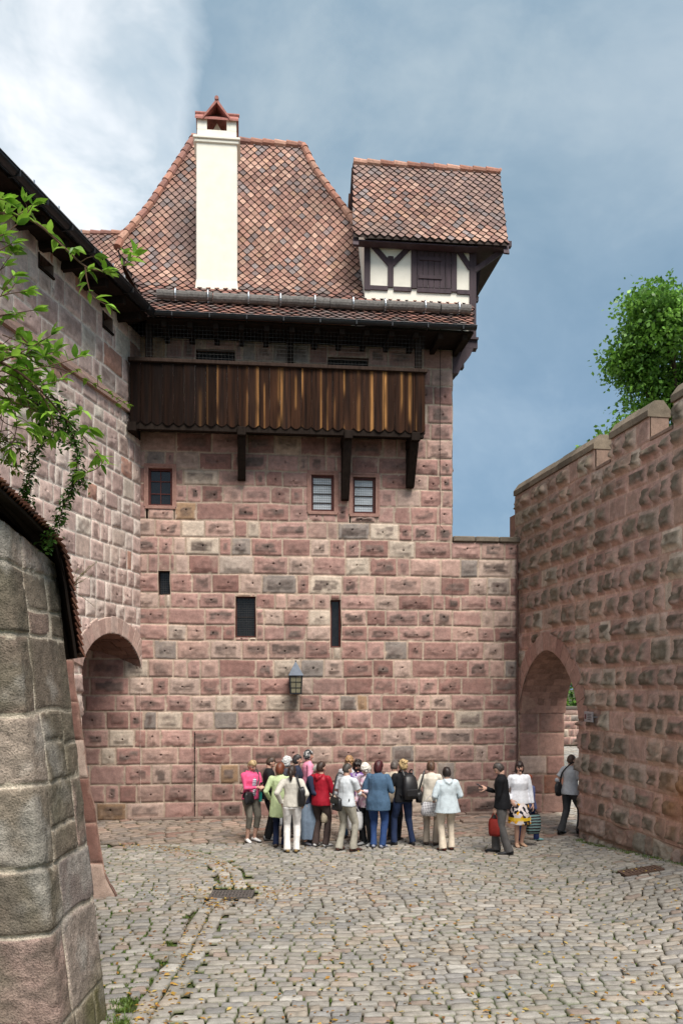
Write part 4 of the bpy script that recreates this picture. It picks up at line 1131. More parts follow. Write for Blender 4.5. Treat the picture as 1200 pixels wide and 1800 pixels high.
def paving():
    pv = Paving(5); rg = pv.rg
    y = 6.2
    while y < 19.3:
        d = rg.uniform(.125, .165); x = -6.2 - rg.random() * .3
        while x < 7.6:
            w = rg.uniform(.16, .30) if rg.random() < .78 else rg.uniform(.12, .2)
            cx, cy = x + w / 2, y + d / 2
            # rows sweep in shallow arcs
            yy = cy + .32 * math.sin((cx + 1.0) * .42) + .10 * math.sin(cx * 1.3 + y * .4)
            an = .32 * .42 * math.cos((cx + 1.0) * .42) + .13 * math.cos(cx * 1.3 + y * .4)
            ok = yy < yband(cx) and cx < right_x(yy) + .25 and cx > -6.3
            if ok and gut_dist(cx, yy) < .26: ok = False
            if ok and abs(cx - DR1[0]) < .42 and abs(yy - DR1[1]) < .30: ok = False
            if ok and abs(cx - DR2[0]) < .38 and abs(yy - DR2[1]) < .28: ok = False
            if ok: pv.stone(cx, yy, math.cos(an), math.sin(an), (w - .010) , (d - .007), COB, tone=.76)
            x += w
        y += d
    # the channel
    seg = np.hypot(*np.diff(GUT, axis=0).T); A = np.concatenate([[0], np.cumsum(seg)]); a = 0
    while a < A[-1]:
        L = rg.uniform(.2, .36); p = np.array([np.interp(a + L / 2, A, GUT[:, k]) for k in (0, 1)]); q = np.array([np.interp(a + L / 2 + .05, A, GUT[:, k]) for k in (0, 1)]); d = (q - p) / np.linalg.norm(q - p)
        if not (abs(p[0] - DR1[0]) < .42 and abs(p[1] - DR1[1]) < .36):
            for sd in (-.105, .105): pv.stone(p[0] - d[1] * sd + d[0] * sd * .7, p[1] + d[0] * sd + d[1] * sd * .7, d[0], d[1], L - .012, .20, COB, hgt=.02, tone=.82)
        a += L
    # slabs along the tower, set askew, and on through the gateway
    c, s_ = math.cos(R(38)), math.sin(R(38)); v = 0.0
    for i in range(-70, 90):
        d = .235; w0 = rg.uniform(0, .4); u = -16 + w0
        while u < 34:
            w = rg.uniform(.24, .46); uc = u + w / 2; vc = i * d + 14
            x = uc * c - vc * s_ + 6; yv = uc * s_ + vc * c
            u += w
            if x > right_x(yv) + .3 and not (16.5 < yv < 60): continue
            if yv < yband(x) + .02 or x < -9 or x > 26: continue
            if x <= right_x(yv) + 1.7 and yv > 21.6 + .11 * x: continue
            if x > right_x(yv) + 1.3 and (x < 4.2 or yv > 44): continue
            pv.stone(x, yv, c, s_, w - .035, d - .03, COBD if x < 5.4 else COB, hgt=.022, tone=1.05 if x < 5.4 else 1.0)
    tag(pv.build('cobbled_courtyard', M['cobble']), kind='structure')
paving()

# cast iron drains
def drain(P, label, w, d, n, c):
    D = thing('drain_grate', label, 'drain grate', (P[0], P[1], float(gz(P[0], P[1]))), group='drain grates in the cobbles')
    z = float(gz(P[0], P[1])) + .012; o = np.array([P[0], P[1], z]); X = np.array([1., 0, (float(gz(P[0] + .3, P[1])) - float(gz(P[0] - .3, P[1]))) / .6]); Y = np.array([0, 1., (float(gz(P[0], P[1] + .2)) - float(gz(P[0], P[1] - .2))) / .4])
    f = MB()
    for s in (-1, 1):
        f.box(o + X * s * (w / 2 - .02), X * .02, Y * d / 2, ZZ * .02); f.box(o + Y * s * (d / 2 - .02), X * (w / 2 - .04), Y * .02, ZZ * .019)
    f.build('frame', c, D)
    b = MB()
    for i in range(n): b.box(o + X * (-w / 2 + .04 + (w - .08) * (i + .5) / n), X * (w - .08) / n * .28, Y * (d / 2 - .04), ZZ * .014)
    b.box(o, X * (w / 2 - .04), Y * .02, ZZ * .016); b.box(o - Y * d * .25, X * (w / 2 - .04), Y * .012, ZZ * .015); b.box(o + Y * d * .25, X * (w / 2 - .04), Y * .012, ZZ * .015)
    b.build('grate_bars', c, D)
    p = MB(); p.add([o + X * w / 2 + Y * d / 2 - ZZ * .05, o - X * w / 2 + Y * d / 2 - ZZ * .05, o - X * w / 2 - Y * d / 2 - ZZ * .05, o + X * w / 2 - Y * d / 2 - ZZ * .05], [(0, 1, 2, 3)]); p.build('shaft', M['dark'], D)
drain(DR1, 'grey iron drain grate at the bend of the gutter stones, strewn with yellow leaves', .66, .46, 11, mat_plain('worn grey iron', (.13, .115, .105), .6, .4, var=.35, scale=25))
drain(DR2, 'rusty brown drain grate near the foot of the rough right wall', .62, .42, 9, mat_plain('rust', (.12, .075, .055), .85, .2, var=.4, scale=30))

# flagstone step in the band and the curb at the tower foot
st = MB(); rg = random.Random(31)
for px, py, w, d in ((845, 1446, .95, .34),):
    p = pt(px, py, 3.3 * 1500 / (py - 1200)); st.box([p[0], p[1], .035], TU * w / 2, -TN * d / 2, ZZ * .045, (.27, .205, .17), .02)
u = -5.0
while u < UC - .3:
    e = u + rg.uniform(.4, .9); e = min(e, UC - .2)
    st.box(T((u + e) / 2, .09, .03), TU * ((e - u) / 2 - .008), TN * .085, ZZ * rg.uniform(.03, .055), np.array((.25, .185, .155)) * rg.uniform(.8, 1.15), .015); u = e
tag(st.build('stone_kerb', M['stone']), kind='structure')

# moss and grass in the joints; fallen leaves
def scatter_moss():
    rg = random.Random(9); V = []; F = []; C = []; n = 0
    def blade(x, y, z, h, c):
        nonlocal n
        a = rg.uniform(0, 6.28); w = rg.uniform(.004, .010); b = rg.uniform(.2, 1.0) * h
        dx, dy = math.cos(a), math.sin(a)
        V.extend([(x - dy * w, y + dx * w, z), (x + dy * w, y - dx * w, z), (x + dx * b * .4 + dy * w * .7, y + dy * b * .4 - dx * w * .7, z + h * .6), (x + dx * b * .4 - dy * w * .7, y + dy * b * .4 + dx * w * .7, z + h * .6), (x + dx * b, y + dy * b, z + h)])
        F.extend([(n, n + 1, n + 2, n + 3), (n + 3, n + 2, n + 4)]); C.extend([c] * 5); n += 5
    spots = []
    for _ in range(5200):
        py = rg.uniform(1500, 1830); D = 3.3 * 1500 / (py - 1200); px = rg.gauss(215, 90) if rg.random() < .62 else rg.uniform(180, 1200)
        p = pt(px, py, D); x, y = p[0], p[1]
        if gut_dist(np.array([x]), np.array([y]))[0] < .3 and rg.random() < .6: continue
        den = fbm2(np.array([x * 1.1]), np.array([y * 1.1]), 3, 3)[0]
        if den < (.40 if px < 420 else .50): continue
        if x > right_x(y) - .05: continue
        spots.append((x, y, .012 if px > 330 else .018, den))
    for i in range(240):      # wall foot on the right
        s = rg.uniform(3.5, 9.5); q = Rp(s, rg.uniform(.05, .22), 0); spots.append((q[0], q[1], .04, .7))
    for i in range(90):
        px, py = rg.uniform(196, 225), rg.uniform(1765, 1830); q = pt(px, py, 3.3 * 1500 / (py - 1200)); spots.append((q[0], q[1], .05, .8))
    for (x, y, h, den) in spots:
        for k in range(rg.randint(5, 13)):
            c = np.array((.085, .155, .03)) * rg.uniform(.6, 1.4) + np.array((.04, .02, 0)) * rg.random()
            xx, yy = x + rg.gauss(0, .030), y + rg.gauss(0, .022)
            blade(xx, yy, float(gz(xx, yy)) - .015, h * rg.uniform(.8, 1.6) + .012, c)
    tag(link('grass_tufts', raw_mesh('grass_tufts', V, F, C), M['leaf']), kind='stuff')
scatter_moss()
def scatter_leaves():
    rg = random.Random(19); V = []; F = []; C = []; n = 0
    for i in range(1700):
        r = rg.random()
        if r < .12:
            p = np.array([DR1[0] + rg.gauss(0, .6), DR1[1] + rg.gauss(0, .4)])
        elif r < .4:
            k = rg.randrange(len(GUT) - 1); t = rg.random(); p = GUT[k] * (1 - t) + GUT[k + 1] * t + np.array([rg.gauss(0, .12), rg.gauss(0, .12)])
        else:
            py = 1490 + 330 * rg.random() ** 1.2; q = pt(rg.uniform(180, 1200), py, 3.3 * 1500 / (py - 1200)); p = q[:2]
        x, y = p
        if x > right_x(y) - .1 or y > 19.5 or x < left_x(min(y, 20)) + .0: continue
        if abs(x - DR1[0]) < .36 and abs(y - DR1[1]) < .25: continue
        z = float(gz(x, y)) + rg.uniform(.026, .04); s = rg.uniform(.016, .040); a = rg.uniform(0, 6.28)
        d = np.array([math.cos(a), math.sin(a), rg.uniform(-.25, .25)]); e = np.array([-d[1], d[0], rg.uniform(-.3, .3)])
        o = np.array([x, y, z]); q = [o - d * s, o + e * s * .55 + [0, 0, .006], o + d * s * 1.1, o - e * s * .55 + [0, 0, .004]]
        V.extend(q); F.append((n, n + 1, n + 2, n + 3)); n += 4
        c = np.array(rg.choice([(.50, .30, .06), (.42, .22, .05), (.55, .40, .12), (.32, .15, .05), (.46, .36, .2)])) * rg.uniform(.7, 1.2); C.extend([c] * 4)
    tag(link('fallen_leaves', raw_mesh('fallen_leaves', V, F, C), M['leaf']), kind='stuff')
scatter_leaves()
# ------------------------------------------------------------------ near buttress with its tiled cap
PAL['butt'] = [((.215, .17, .13), 30), ((.245, .20, .155), 26), ((.175, .14, .11), 22), ((.28, .20, .165), 14)]
PAL['buttp'] = [((.36, .25, .215), 40), ((.33, .235, .21), 30), ((.29, .235, .215), 20)]
PAL['red'] = [((.165, .085, .068), 40), ((.20, .105, .085), 30), ((.14, .072, .06), 30)]
MORTAR.update(butt=(.58, .50, .40), buttp=(.58, .50, .41), red=(.28, .18, .145))
BC = (-2.31, 7.15)             # near corner at the ground
ROOFP = [(-4.2, 6.02), (-3.28, 5.24), (-2.95, 4.93), (-2.72, 4.68), (-2.63, 4.46), (-2.57, 4.12), (-2.525, 3.80), (-2.505, 3.56)]
def roof_z(x): return np.interp(x, [p[0] for p in ROOFP], [p[1] for p in ROOFP])
def butt_fn(u, v, h):
    """u < 0: face towards the viewer, u > 0: flank running back; battered, with a softened corner"""
    r = .055
    b = .128 * v + .008 * np.maximum(v - 3.2, 0)
    # path: along +x to the corner, then +y
    k = np.clip((u + r) / (2 * r), 0, 1) * (math.pi / 2)
    nx, ny = np.sin(k), -np.cos(k)
    cx, cy = BC[0] - r, BC[1] + r
    px = np.where(u < -r, cx + (u + r), cx + r * nx); py = np.where(u > r, cy + (u - r), cy + r * ny)
    px = np.where(u >= r, cx + r, px); py = np.where(u <= -r, cy - r, py)
    off = h - b
    x = px + nx * h - b; y = py + ny * h + b * .32
    return np.stack([x, y, v], 1)
buttress = thing('stone_buttress', 'big grey leaning buttress of large weathered blocks beside the viewer, with mossy foot', 'buttress', (BC[0] - 1.2, BC[1] + 1.0, 0))
class Butt(Masonry): pass
def butt_shade(gu, gv, C, rg):
    moss = sstep(.62, .15, gv - .25 * (gu - .7)) * sstep(.35, .9, gu) * (.4 + .7 * fbm2(gu * 4, gv * 4, 91, 3))
    moss = np.clip(moss, 0, .85)[..., None]
    C = C * (1 - moss) + np.array((.105, .105, .03)) * moss
    li = np.clip((fbm2(gu * 1.6, gv * 1.2, 92, 4) - .45) * 2.4, 0, .75)[..., None]
    C = C * (1 - li) + np.array((.15, .135, .095)) * li
    wh = np.clip((fbm2(gu * 2.5 + 7, gv * 2.5, 93, 4) - .56) * 3.2 + .35 * sstep(.14, .0, np.abs(gu)) * sstep(.35, .6, fbm2(gu * 5, gv * 3, 95, 3)), 0, .5)[..., None]
    return C * (1 - wh) + np.array((.40, .375, .34)) * wh
def butt_top(u):
    return np.where(u < 0, np.minimum(4.70 - .62 * u, 6.2), 4.70 - .16 * u)
bm_ = Masonry('butt', 51, res=.026, depth=(.004, .012), margin=(.012, .03), rough=.012, flat=.5, hole=0, joint=.017, patina=(.115, .10, .08), pat=(.1, .8), wob=.045, shade=butt_shade, top=butt_top, ledge=.2)
rg = random.Random(4)
rows = [(-.1, .38, 'butt'), (.38, 1.18, 'buttp'), (1.18, 1.72, 'mix'), (1.72, 2.40, 'mix'), (2.40, 3.02, 'butt'), (3.02, 3.72, 'butt'), (3.72, 4.32, 'butt'), (4.32, 4.9, 'buttp'), (4.9, 5.5, 'buttp')]
qs = [(-.62, .42), (-.78, .34), (-.55, .40), (-.85, .30), (-.6, .40), (-.8, .30), (-.55, .36), (-.7, .4), (-.6, .3)]
for i, (a, b, st) in enumerate(rows):
    q0, q1 = qs[i]
    def colr(side):
        if st == 'buttp': return pick(PAL['buttp'], rg)
        if st == 'mix' and side and rg.random() < .5: return pick(PAL['buttp'], rg)
        return pick(PAL['butt'], rg)
    bm_.stone(q0, q1, a, b, colr(0), flat=False)
    u = q0
    while u > -3.9:
        w = rg.uniform(.7, 1.1); bm_.stone(u - w, u, a, b, colr(0)); u -= w
    u = q1
    while u < 1.3:
        w = rg.uniform(.5, .75); e = 1.32 if 1.32 - u - w < .3 else u + w
        e = min(e, 1.32)
        if b - a > .6 and rg.random() < .4: m = (a + b) / 2 + rg.uniform(-.06, .06); bm_.stone(u, e, a, m, colr(1)); bm_.stone(u, e, m, b, colr(1))
        else: bm_.stone(u, e, a, b, colr(1))
        u = e
o = bm_.mesh(butt_fn, 'masonry', M['oldstone'], buttress)
# far end of the buttress (where it steps back) and its body
bd = MB()
for k in range(12):
    z0, z1 = k * .42 - .1, (k + 1) * .42 - .1
    if z0 > 4.2: break
    f = lambda z: BC[0] - .128 * z - .01
    c = np.array((.26, .205, .175)) * random.Random(k).uniform(.85, 1.15)
    bd.hexa([(-6, 7.4, z0), (f(z0) - .02, 7.4, z0), (f(z0) - .02, 8.44, z0), (-6, 8.44, z0), (-6, 7.4, z1), (f(z1) - .02, 7.4, z1), (f(z1) - .02, 8.44, z1), (-6, 8.44, z1)], c)
bd.build('masonry_core', M['oldstone'], buttress)
# cap: bent roof of thin tiles on battens, stepping like saw teeth at the eaves
def cap():
    P = np.array([pt(*q) for q in ((-300, 560, 6.85), (-60, 790, 6.9), (0, 846, 7.0), (60, 904, 7.7), (106, 952, 8.3), (117, 985, 8.4), (124, 1025, 8.45), (130, 1070, 8.5), (137, 1112, 8.55), (143, 1156, 8.6))]); seg = np.linalg.norm(np.diff(P, axis=0), axis=1); A = np.concatenate([[0], np.cumsum(seg)]); L = A[-1]
    rg = random.Random(14); tb = MB(); step = .062; a = .02; GO = np.array([-.55, 1.0, 0]); GO /= np.linalg.norm(GO)
    def at(a):
        p = np.array([np.interp(a, A, P[:, k]) for k in (0, 1, 2)]); q = np.array([np.interp(min(a + .05, L), A, P[:, k]) for k in (0, 1, 2)]); r = np.array([np.interp(max(a - .05, 0), A, P[:, k]) for k in (0, 1, 2)])
        t = (q - r) / np.linalg.norm(q - r); n = np.cross(GO, t); n /= np.linalg.norm(n); n = n if n[2] + n[0] > 0 else -n; return p, t, n
    while a < L - .01:
        b = min(a + step * 1.9, L + .02); p, t, n = at(a); p2, t2, n2 = at(min(b, L))
        y = rg.uniform(-.02, .02); k = 0
        while y < 1.7:
            w = .17; c = pick([((.24, .10, .065), 40), ((.18, .08, .055), 30), ((.30, .14, .09), 20), ((.12, .07, .055), 20)], rg) * rg.uniform(.8, 1.2)
            hi, lo = p + n * .008, p2 + n2 * .05
            th = .016
            q = [lo, hi, hi - n * th, lo - n2 * th]
            dy = rg.uniform(-.006, .006)
            tb.prism([q[j] + GO * (y + .004 + dy) for j in range(4)], GO * (w - .008), c)
            y += w; k += 1
        a += step
    cp = tb.build('tiled_cap', M['tile'], buttress)
    sf = MB(); pr = [at(x)[0] - at(x)[2] * .03 for x in np.linspace(.02, L, 24)]; pi_ = [at(x)[0] - at(x)[2] * .055 for x in np.linspace(.02, L, 24)]
    poly = [p + GO * .03 for p in pr] + [p + GO * .03 for p in pi_[::-1]]
    sf.prism(poly, GO * 1.6)
    for y in (.3, .8, 1.3):
        dn = [at(x)[2] * .06 for x in np.linspace(.02, L, 24)]; poly = [p + GO * y for p in pi_] + [p - d_ + GO * y for p, d_ in zip(pi_[::-1], dn[::-1])]; sf.prism(poly, GO * .07)
    sf.build('cap_boarding', M['beam'], cp)
    # masonry under the cap, set back behind the buttress
    u = MB(); rg2 = random.Random(2); z = -.1
    while z < 4.7:
        z1 = z + rg2.uniform(.3, .42); f = lambda z: BC[0] - .06 - .135 * z
        y = 8.45
        while y < 10.6:
            e = min(y + rg2.uniform(.35, .6), 10.6); c = pick(PAL['buttp'], rg2) * rg2.uniform(.85, 1.1)
            g = .006
            u.hexa([(-6, y + g, z + g), (f(z) - .5 * (y - 8.4), y + g, z + g), (f(z) - .5 * (e - 8.4), e - g, z + g), (-6, e - g, z + g), (-6, y + g, z1 - g), (f(z1) - .5 * (y - 8.4), y + g, z1 - g), (f(z1) - .5 * (e - 8.4), e - g, z1 - g), (-6, e - g, z1 - g)], c); y = e
        z = z1
    u.build('rear_masonry', M['oldstone'], buttress)
cap()

# second, red buttress against the wing
def butt2():
    B = thing('stone_buttress', 'slender reddish leaning buttress behind the grey one, against the castle wing', 'buttress', (-4.6, 13.9, 0))
    y0, y1 = 13.05, 14.6
    fx = lambda z: -3.53 - .215 * z + .012 * z * z - .12 * sstep(0.0, .9, z) * 0
    bm2 = Masonry('red', 61, res=.045, depth=(.0, .02), margin=(.01, .03), flat=.7, rough=.016, hole=0, joint=.01, pat=(0, .4), wob=.02)
    bm2.lay(-2.6, 0, -.1, 4.25, .62, (.8, 1.4)); 
    def fn(u, v, h):
        x = fx(v) + u + .05 * (fbm2(v * 2.2, v * 0 + 3, 7, 2) - .5) + .10 * sstep(.45, .0, v) * sstep(-.6, 0, u)
        return np.stack([x, y0 - h + .05 * v, v], 1)
    bm2.mesh(fn, 'masonry', M['stone'], B)
    bm3 = Masonry('red', 62, res=.06, depth=(.0, .02), margin=(.01, .03), flat=.7, rough=.02, hole=0, joint=.01, pat=(0, .4), wob=.02)
    bm3.lay(0, 1.6, -.1, 4.25, .62, (.6, .9))
    def fn3(u, v, h):
        x = fx(v) + .05 * (fbm2(v * 2.2, v * 0 + 3, 7, 2) - .5) + .10 * sstep(.45, 0, v)
        return np.stack([x + h - .45 * u, y0 + u + .05 * v, v], 1)
    bm3.mesh(fn3, 'flank', M['stone'], B)
    t = MB(); t.add([(-6.6, 13.2, 5.1), (fx(4.2) + .02, 13.2, 4.24), (fx(4.2) - .7, 14.9, 4.24), (-6.6, 14.9, 5.1)], [(0, 1, 2, 3)], (.25, .14, .11)); t.add([(-6.6, 13.22, 5.1), (fx(4.2) , 13.22, 4.22), (-6.6, 13.22, 4.1)], [(0, 1, 2)], (.25, .14, .11))
    t.build('sloping_top', M['stone'], B)
butt2()

# ------------------------------------------------------------------ shrubs hanging over the cap
def leaf_shape(L, W, fold=.25, droop=.3):
    ys = [0, .18, .42, .68, .88, 1.0]; ws = [.02, .62, 1.0, .72, .3, .0]
    V = []; 
    for y, w in zip(ys, ws):
        z = -droop * y * y * L
        V += [(-w * W / 2, y * L, z + fold * w * W / 2), (0, y * L, z), (w * W / 2, y * L, z + fold * w * W / 2)]
    F = []
    for i in range(5):
        b = i * 3; F += [(b, b + 1, b + 4, b + 3), (b + 1, b + 2, b + 5, b + 4)]
    return np.array(V), F
class Plant:
    def __init__(s, seed): s.rg = random.Random(seed); s.st = MB(); s.V = []; s.F = []; s.C = []; s.n = 0
    def leaf(s, p, d, L, W, c, up=(0, 0, 1), droop=.3):
        V, F = leaf_shape(L, W, s.rg.uniform(.1, .5), droop * s.rg.uniform(.3, 1.6))
        d = np.asarray(d, float); d /= np.linalg.norm(d) + 1e-9; up = np.asarray(up, float) + np.array([s.rg.gauss(0, .35), s.rg.gauss(0, .35), 0]); x = np.cross(d, up); x /= np.linalg.norm(x) + 1e-9; z = np.cross(x, d)
        s.V.append(np.asarray(p) + V[:, :1] * x + V[:, 1:2] * d + V[:, 2:] * z); s.F += [tuple(s.n + i for i in f) for f in F]; s.n += len(V); s.C += [c] * len(V)
    def branch(s, P, r0, r1):
        P = [np.asarray(p, float) for p in P]; n = len(P)
        s.st.tube(P, [r0 + (r1 - r0) * i / (n - 1) for i in range(n)], 6)
    def build(s, root, stem='branches', leaves='leaves'):
        s.st.build(stem, M['twig'], root)
        V = np.concatenate(s.V) - root_loc(root)
        link(leaves, raw_mesh(leaves, V, s.F, s.C, smooth=True), M['leaf'], root)
def smooth_path(P, n=6):
    P = np.asarray(P, float); k = len(P); out = []
    for i in range(k - 1):
        p0, p1, p2, p3 = P[max(i - 1, 0)], P[i], P[i + 1], P[min(i + 2, k - 1)]
        for t in np.linspace(0, 1, n, endpoint=False):
            out.append(.5 * ((2 * p1) + (-p0 + p2) * t + (2 * p0 - 5 * p1 + 4 * p2 - p3) * t * t + (-p0 + 3 * p1 - 3 * p2 + p3) * t ** 3))
    out.append(P[-1]); return out
def px_path(pts, d0, d1):
    n = len(pts); return [pt(x, y, d0 + (d1 - d0) * i / (n - 1)) for i, (x, y) in enumerate(pts)]

shrub = thing('leafy_shrub', 'broad leaved green shrub arching out above the tiled cap of the grey buttress', 'shrub', (-4.15, 7.9, 5.9))
sh = Plant(71); rg = sh.rg
G1 = [(.23, .42, .04), (.20, .37, .035), (.28, .48, .06), (.13, .28, .03), (.32, .52, .08)]
root = np.array((-4.15, 7.9, 5.75))
sh.branch(smooth_path([root, root + (.02, -.1, .5), (-4.1, 7.6, 6.9)]), .05, .03)
def leafy(path, d0, d1, L=.135, dens=15.0, start=.05, r=.011, tipn=5, cl=G1, Wk=.42, droop=.3):
    P = smooth_path(px_path(path, d0, d1), 7); sh.branch(P, r, .003)
    A = np.concatenate([[0], np.cumsum([np.linalg.norm(P[i + 1] - P[i]) for i in range(len(P) - 1)])]); tot = A[-1]
    at = lambda a: np.array([np.interp(a, A, [p[k] for p in P]) for k in range(3)])
    a = start * tot
    while a < tot:
        p = at(a); t = at(min(a + .04, tot)) - at(max(a - .04, 0)); t /= np.linalg.norm(t) + 1e-9
        if rg.random() < .34 and a < tot * .93:        # leafy spur
            sd = np.array([rg.gauss(0, .6), rg.gauss(0, .6), rg.uniform(-.2, 1.0)]); sd = sd / np.linalg.norm(sd); q = p + (sd + t * .5) * rg.uniform(.05, .16)
            sh.branch([p, (p + q) / 2 + (0, 0, .01), q], .004, .002); pp = q; m = rg.randint(4, 7)
        else: pp = p; m = 2
        for k in range(m):
            an = rg.uniform(0, 6.28); b = np.array([math.cos(an), math.sin(an), rg.uniform(-.1, .9)]); d = b * .8 + t * rg.uniform(.3, .9)
            l = L * rg.uniform(.55, 1.15); sh.leaf(pp, d, l, l * Wk * rg.uniform(.85, 1.2), np.array(rg.choice(cl)) * rg.uniform(.75, 1.2), droop=droop)
        a += 1 / dens * rg.uniform(.6, 1.3)
    for k in range(tipn):
        an = rg.uniform(0, 6.28); d = t * 1.0 + np.array([math.cos(an), math.sin(an) * .6, rg.uniform(-.2, .8)]) * .75; l = L * rg.uniform(.6, 1.1); sh.leaf(P[-1], d, l, l * Wk, np.array(rg.choice(cl)) * rg.uniform(.9, 1.3))
leafy([(-120, 360), (-30, 372), (30, 378), (70, 396), (110, 432), (150, 468), (180, 476), (212, 470), (238, 446)], 7.0, 7.6, dens=12, start=.2, r=.014)
leafy([(150, 470), (154, 495), (163, 520), (186, 535)], 7.35, 7.4, dens=10, r=.007)
leafy([(-100, 330), (-30, 340), (8, 352)], 6.8, 6.9, dens=7, start=.5)
leafy([(-60, 420), (0, 415), (40, 385), (58, 360)], 6.9, 7.0, dens=7, r=.006)
leafy([(-100, 470), (-30, 455), (0, 440), (22, 428)], 6.9, 7.0, dens=6, start=.4)
leafy([(-100, 560), (-20, 530), (10, 518), (48, 512)], 7.0, 7.1, dens=8, start=.4, r=.007)
leafy([(-90, 600), (-20, 560), (20, 552), (60, 545)], 7.1, 7.2, dens=6, start=.5, r=.006)
leafy([(-110, 680), (-20, 645), (40, 618), (90, 590)], 7.0, 7.1, dens=8, start=.35, r=.009)
leafy([(-110, 700), (-10, 655), (50, 650), (100, 640), (140, 628)], 7.1, 7.4, dens=9, start=.35, r=.008)
leafy([(-120, 600), (-30, 625), (30, 652), (75, 690), (110, 730), (145, 765), (172, 800)], 6.9, 7.6, dens=11, start=.3, r=.015)
leafy([(172, 800), (180, 812), (170, 824), (150, 832)], 7.6, 7.6, dens=12, r=.005)
leafy([(20, 645), (45, 690), (55, 730), (62, 760)], 7.2, 7.4, dens=13, r=.008)
leafy([(40, 660), (80, 705), (95, 750), (90, 770)], 7.2, 7.4, dens=13, r=.007)
leafy([(-40, 650), (10, 690), (30, 740), (20, 790)], 7.1, 7.3, dens=10, r=.007)
leafy([(-60, 660), (-10, 700), (5, 740), (45, 755)], 7.1, 7.3, dens=9, r=.007)
YG = [(.20, .32, .03), (.24, .36, .05), (.17, .28, .03)]
leafy([(60, 640), (110, 650), (160, 672), (200, 696), (224, 712)], 7.4, 8.0, L=.06, dens=20, start=.35, r=.004, cl=YG, Wk=.5, tipn=3)
for k in range(7): leafy([(-60 + 8 * k, 730 + rg.uniform(0, 40)), (-10 + 6 * k, 765 + rg.uniform(-10, 30)), (10 + 6 * k, 785 + rg.uniform(0, 50))], 7.6, 7.8, L=.055, dens=22, r=.004, cl=YG, Wk=.5)
for k in range(13):
    x0, y0 = rg.uniform(-40, 70), rg.uniform(560, 730); leafy([(x0 - 60, y0 - 25), (x0, y0), (x0 + rg.uniform(20, 60), y0 + rg.uniform(-10, 40))], 7.1, 7.5, dens=13, r=.005, start=.3)
for k in range(6):
    x0, y0 = rg.uniform(-30, 10), rg.uniform(350, 520); leafy([(x0 - 60, y0 + 10), (x0, y0), (x0 + rg.uniform(15, 50), y0 + rg.uniform(-25, 10))], 6.9, 7.2, dens=11, r=.005, start=.3)
sh.build(shrub)

creeper = thing('trailing_creeper', 'dark small leaved creeper with two strands hanging over the cap of the grey buttress', 'creeper', (-3.9, 7.9, 5.75))
sh = Plant(72); rg = sh.rg; GD = [(.075, .165, .025), (.10, .21, .035), (.055, .13, .02), (.13, .25, .05)]
r0 = np.array((-3.9, 7.9, 5.6)); sh.branch(smooth_path([r0, pt(-10, 640, 7.7), pt(60, 690, 7.7)]), .02, .009)
sh.branch(smooth_path([r0, pt(0, 620, 7.7), pt(100, 705, 7.7)]), .02, .009)
def strand(path, d0, d1, spread, n):
    P = smooth_path(px_path(path, d0, d1), 8); sh.branch(P, .008, .003); A = np.linspace(0, 1, len(P))
    for i in range(n):
        a = rg.random(); p = np.array([np.interp(a, A, [q[k] for q in P]) for k in range(3)]); w = spread * (.45 + .8 * vn2(np.array([a * 9]), np.array([3.3]), n)[0])
        p = p + np.array([rg.gauss(0, w), rg.gauss(0, w), rg.gauss(0, w)]) ; an = rg.uniform(0, 6.28)
        sh.leaf(p, (math.cos(an), math.sin(an), rg.uniform(-.7, .4)), rg.uniform(.038, .066), rg.uniform(.022, .034), np.array(rg.choice(GD)) * rg.uniform(.7, 1.3))
strand([(60, 690), (74, 735), (78, 770), (62, 800), (52, 840), (44, 868), (52, 890)], 7.7, 8.05, .034, 420)
strand([(100, 705), (122, 750), (136, 790), (134, 830), (126, 862), (112, 888), (104, 915), (88, 940), (80, 965)], 7.7, 8.1, .034, 560)
strand([(134, 830), (142, 842), (150, 858)], 7.8, 7.9, .03, 90)
strand([(70, 690), (100, 735), (105, 770)], 7.7, 7.8, .07, 230)
strand([(30, 690), (80, 720), (120, 740)], 7.7, 7.8, .06, 170)
sh.build(creeper)

weed = thing('wild_weed', 'wispy pale green weed sprouting from the saw toothed edge of the tiled cap', 'weed', tuple(pt(124, 1030, 9.0)))
sh = Plant(73); rg = sh.rg
for (a, b) in (((170, 988), 14), ((158, 996), 10), ((150, 1004), 9), ((162, 1012), 9), ((146, 1022), 7), ((142, 1034), 6), ((166, 1066), 6), ((136, 1000), 6)):
    st = pt(123, 1036, 9.0); en = pt(a[0], a[1], 9.1); P = smooth_path([st, (st + en) / 2 + (0, 0, .012), en], 8); sh.branch(P, .003, .0012)
    for q in P[3:]:
        for k in range(b // 2):
            an = rg.uniform(0, 6.28); sh.leaf(q, (math.cos(an), math.sin(an), .4), rg.uniform(.014, .028), .007, np.array((.30, .32, .12)) * rg.uniform(.7, 1.2))
sh.build(weed, 'stems')
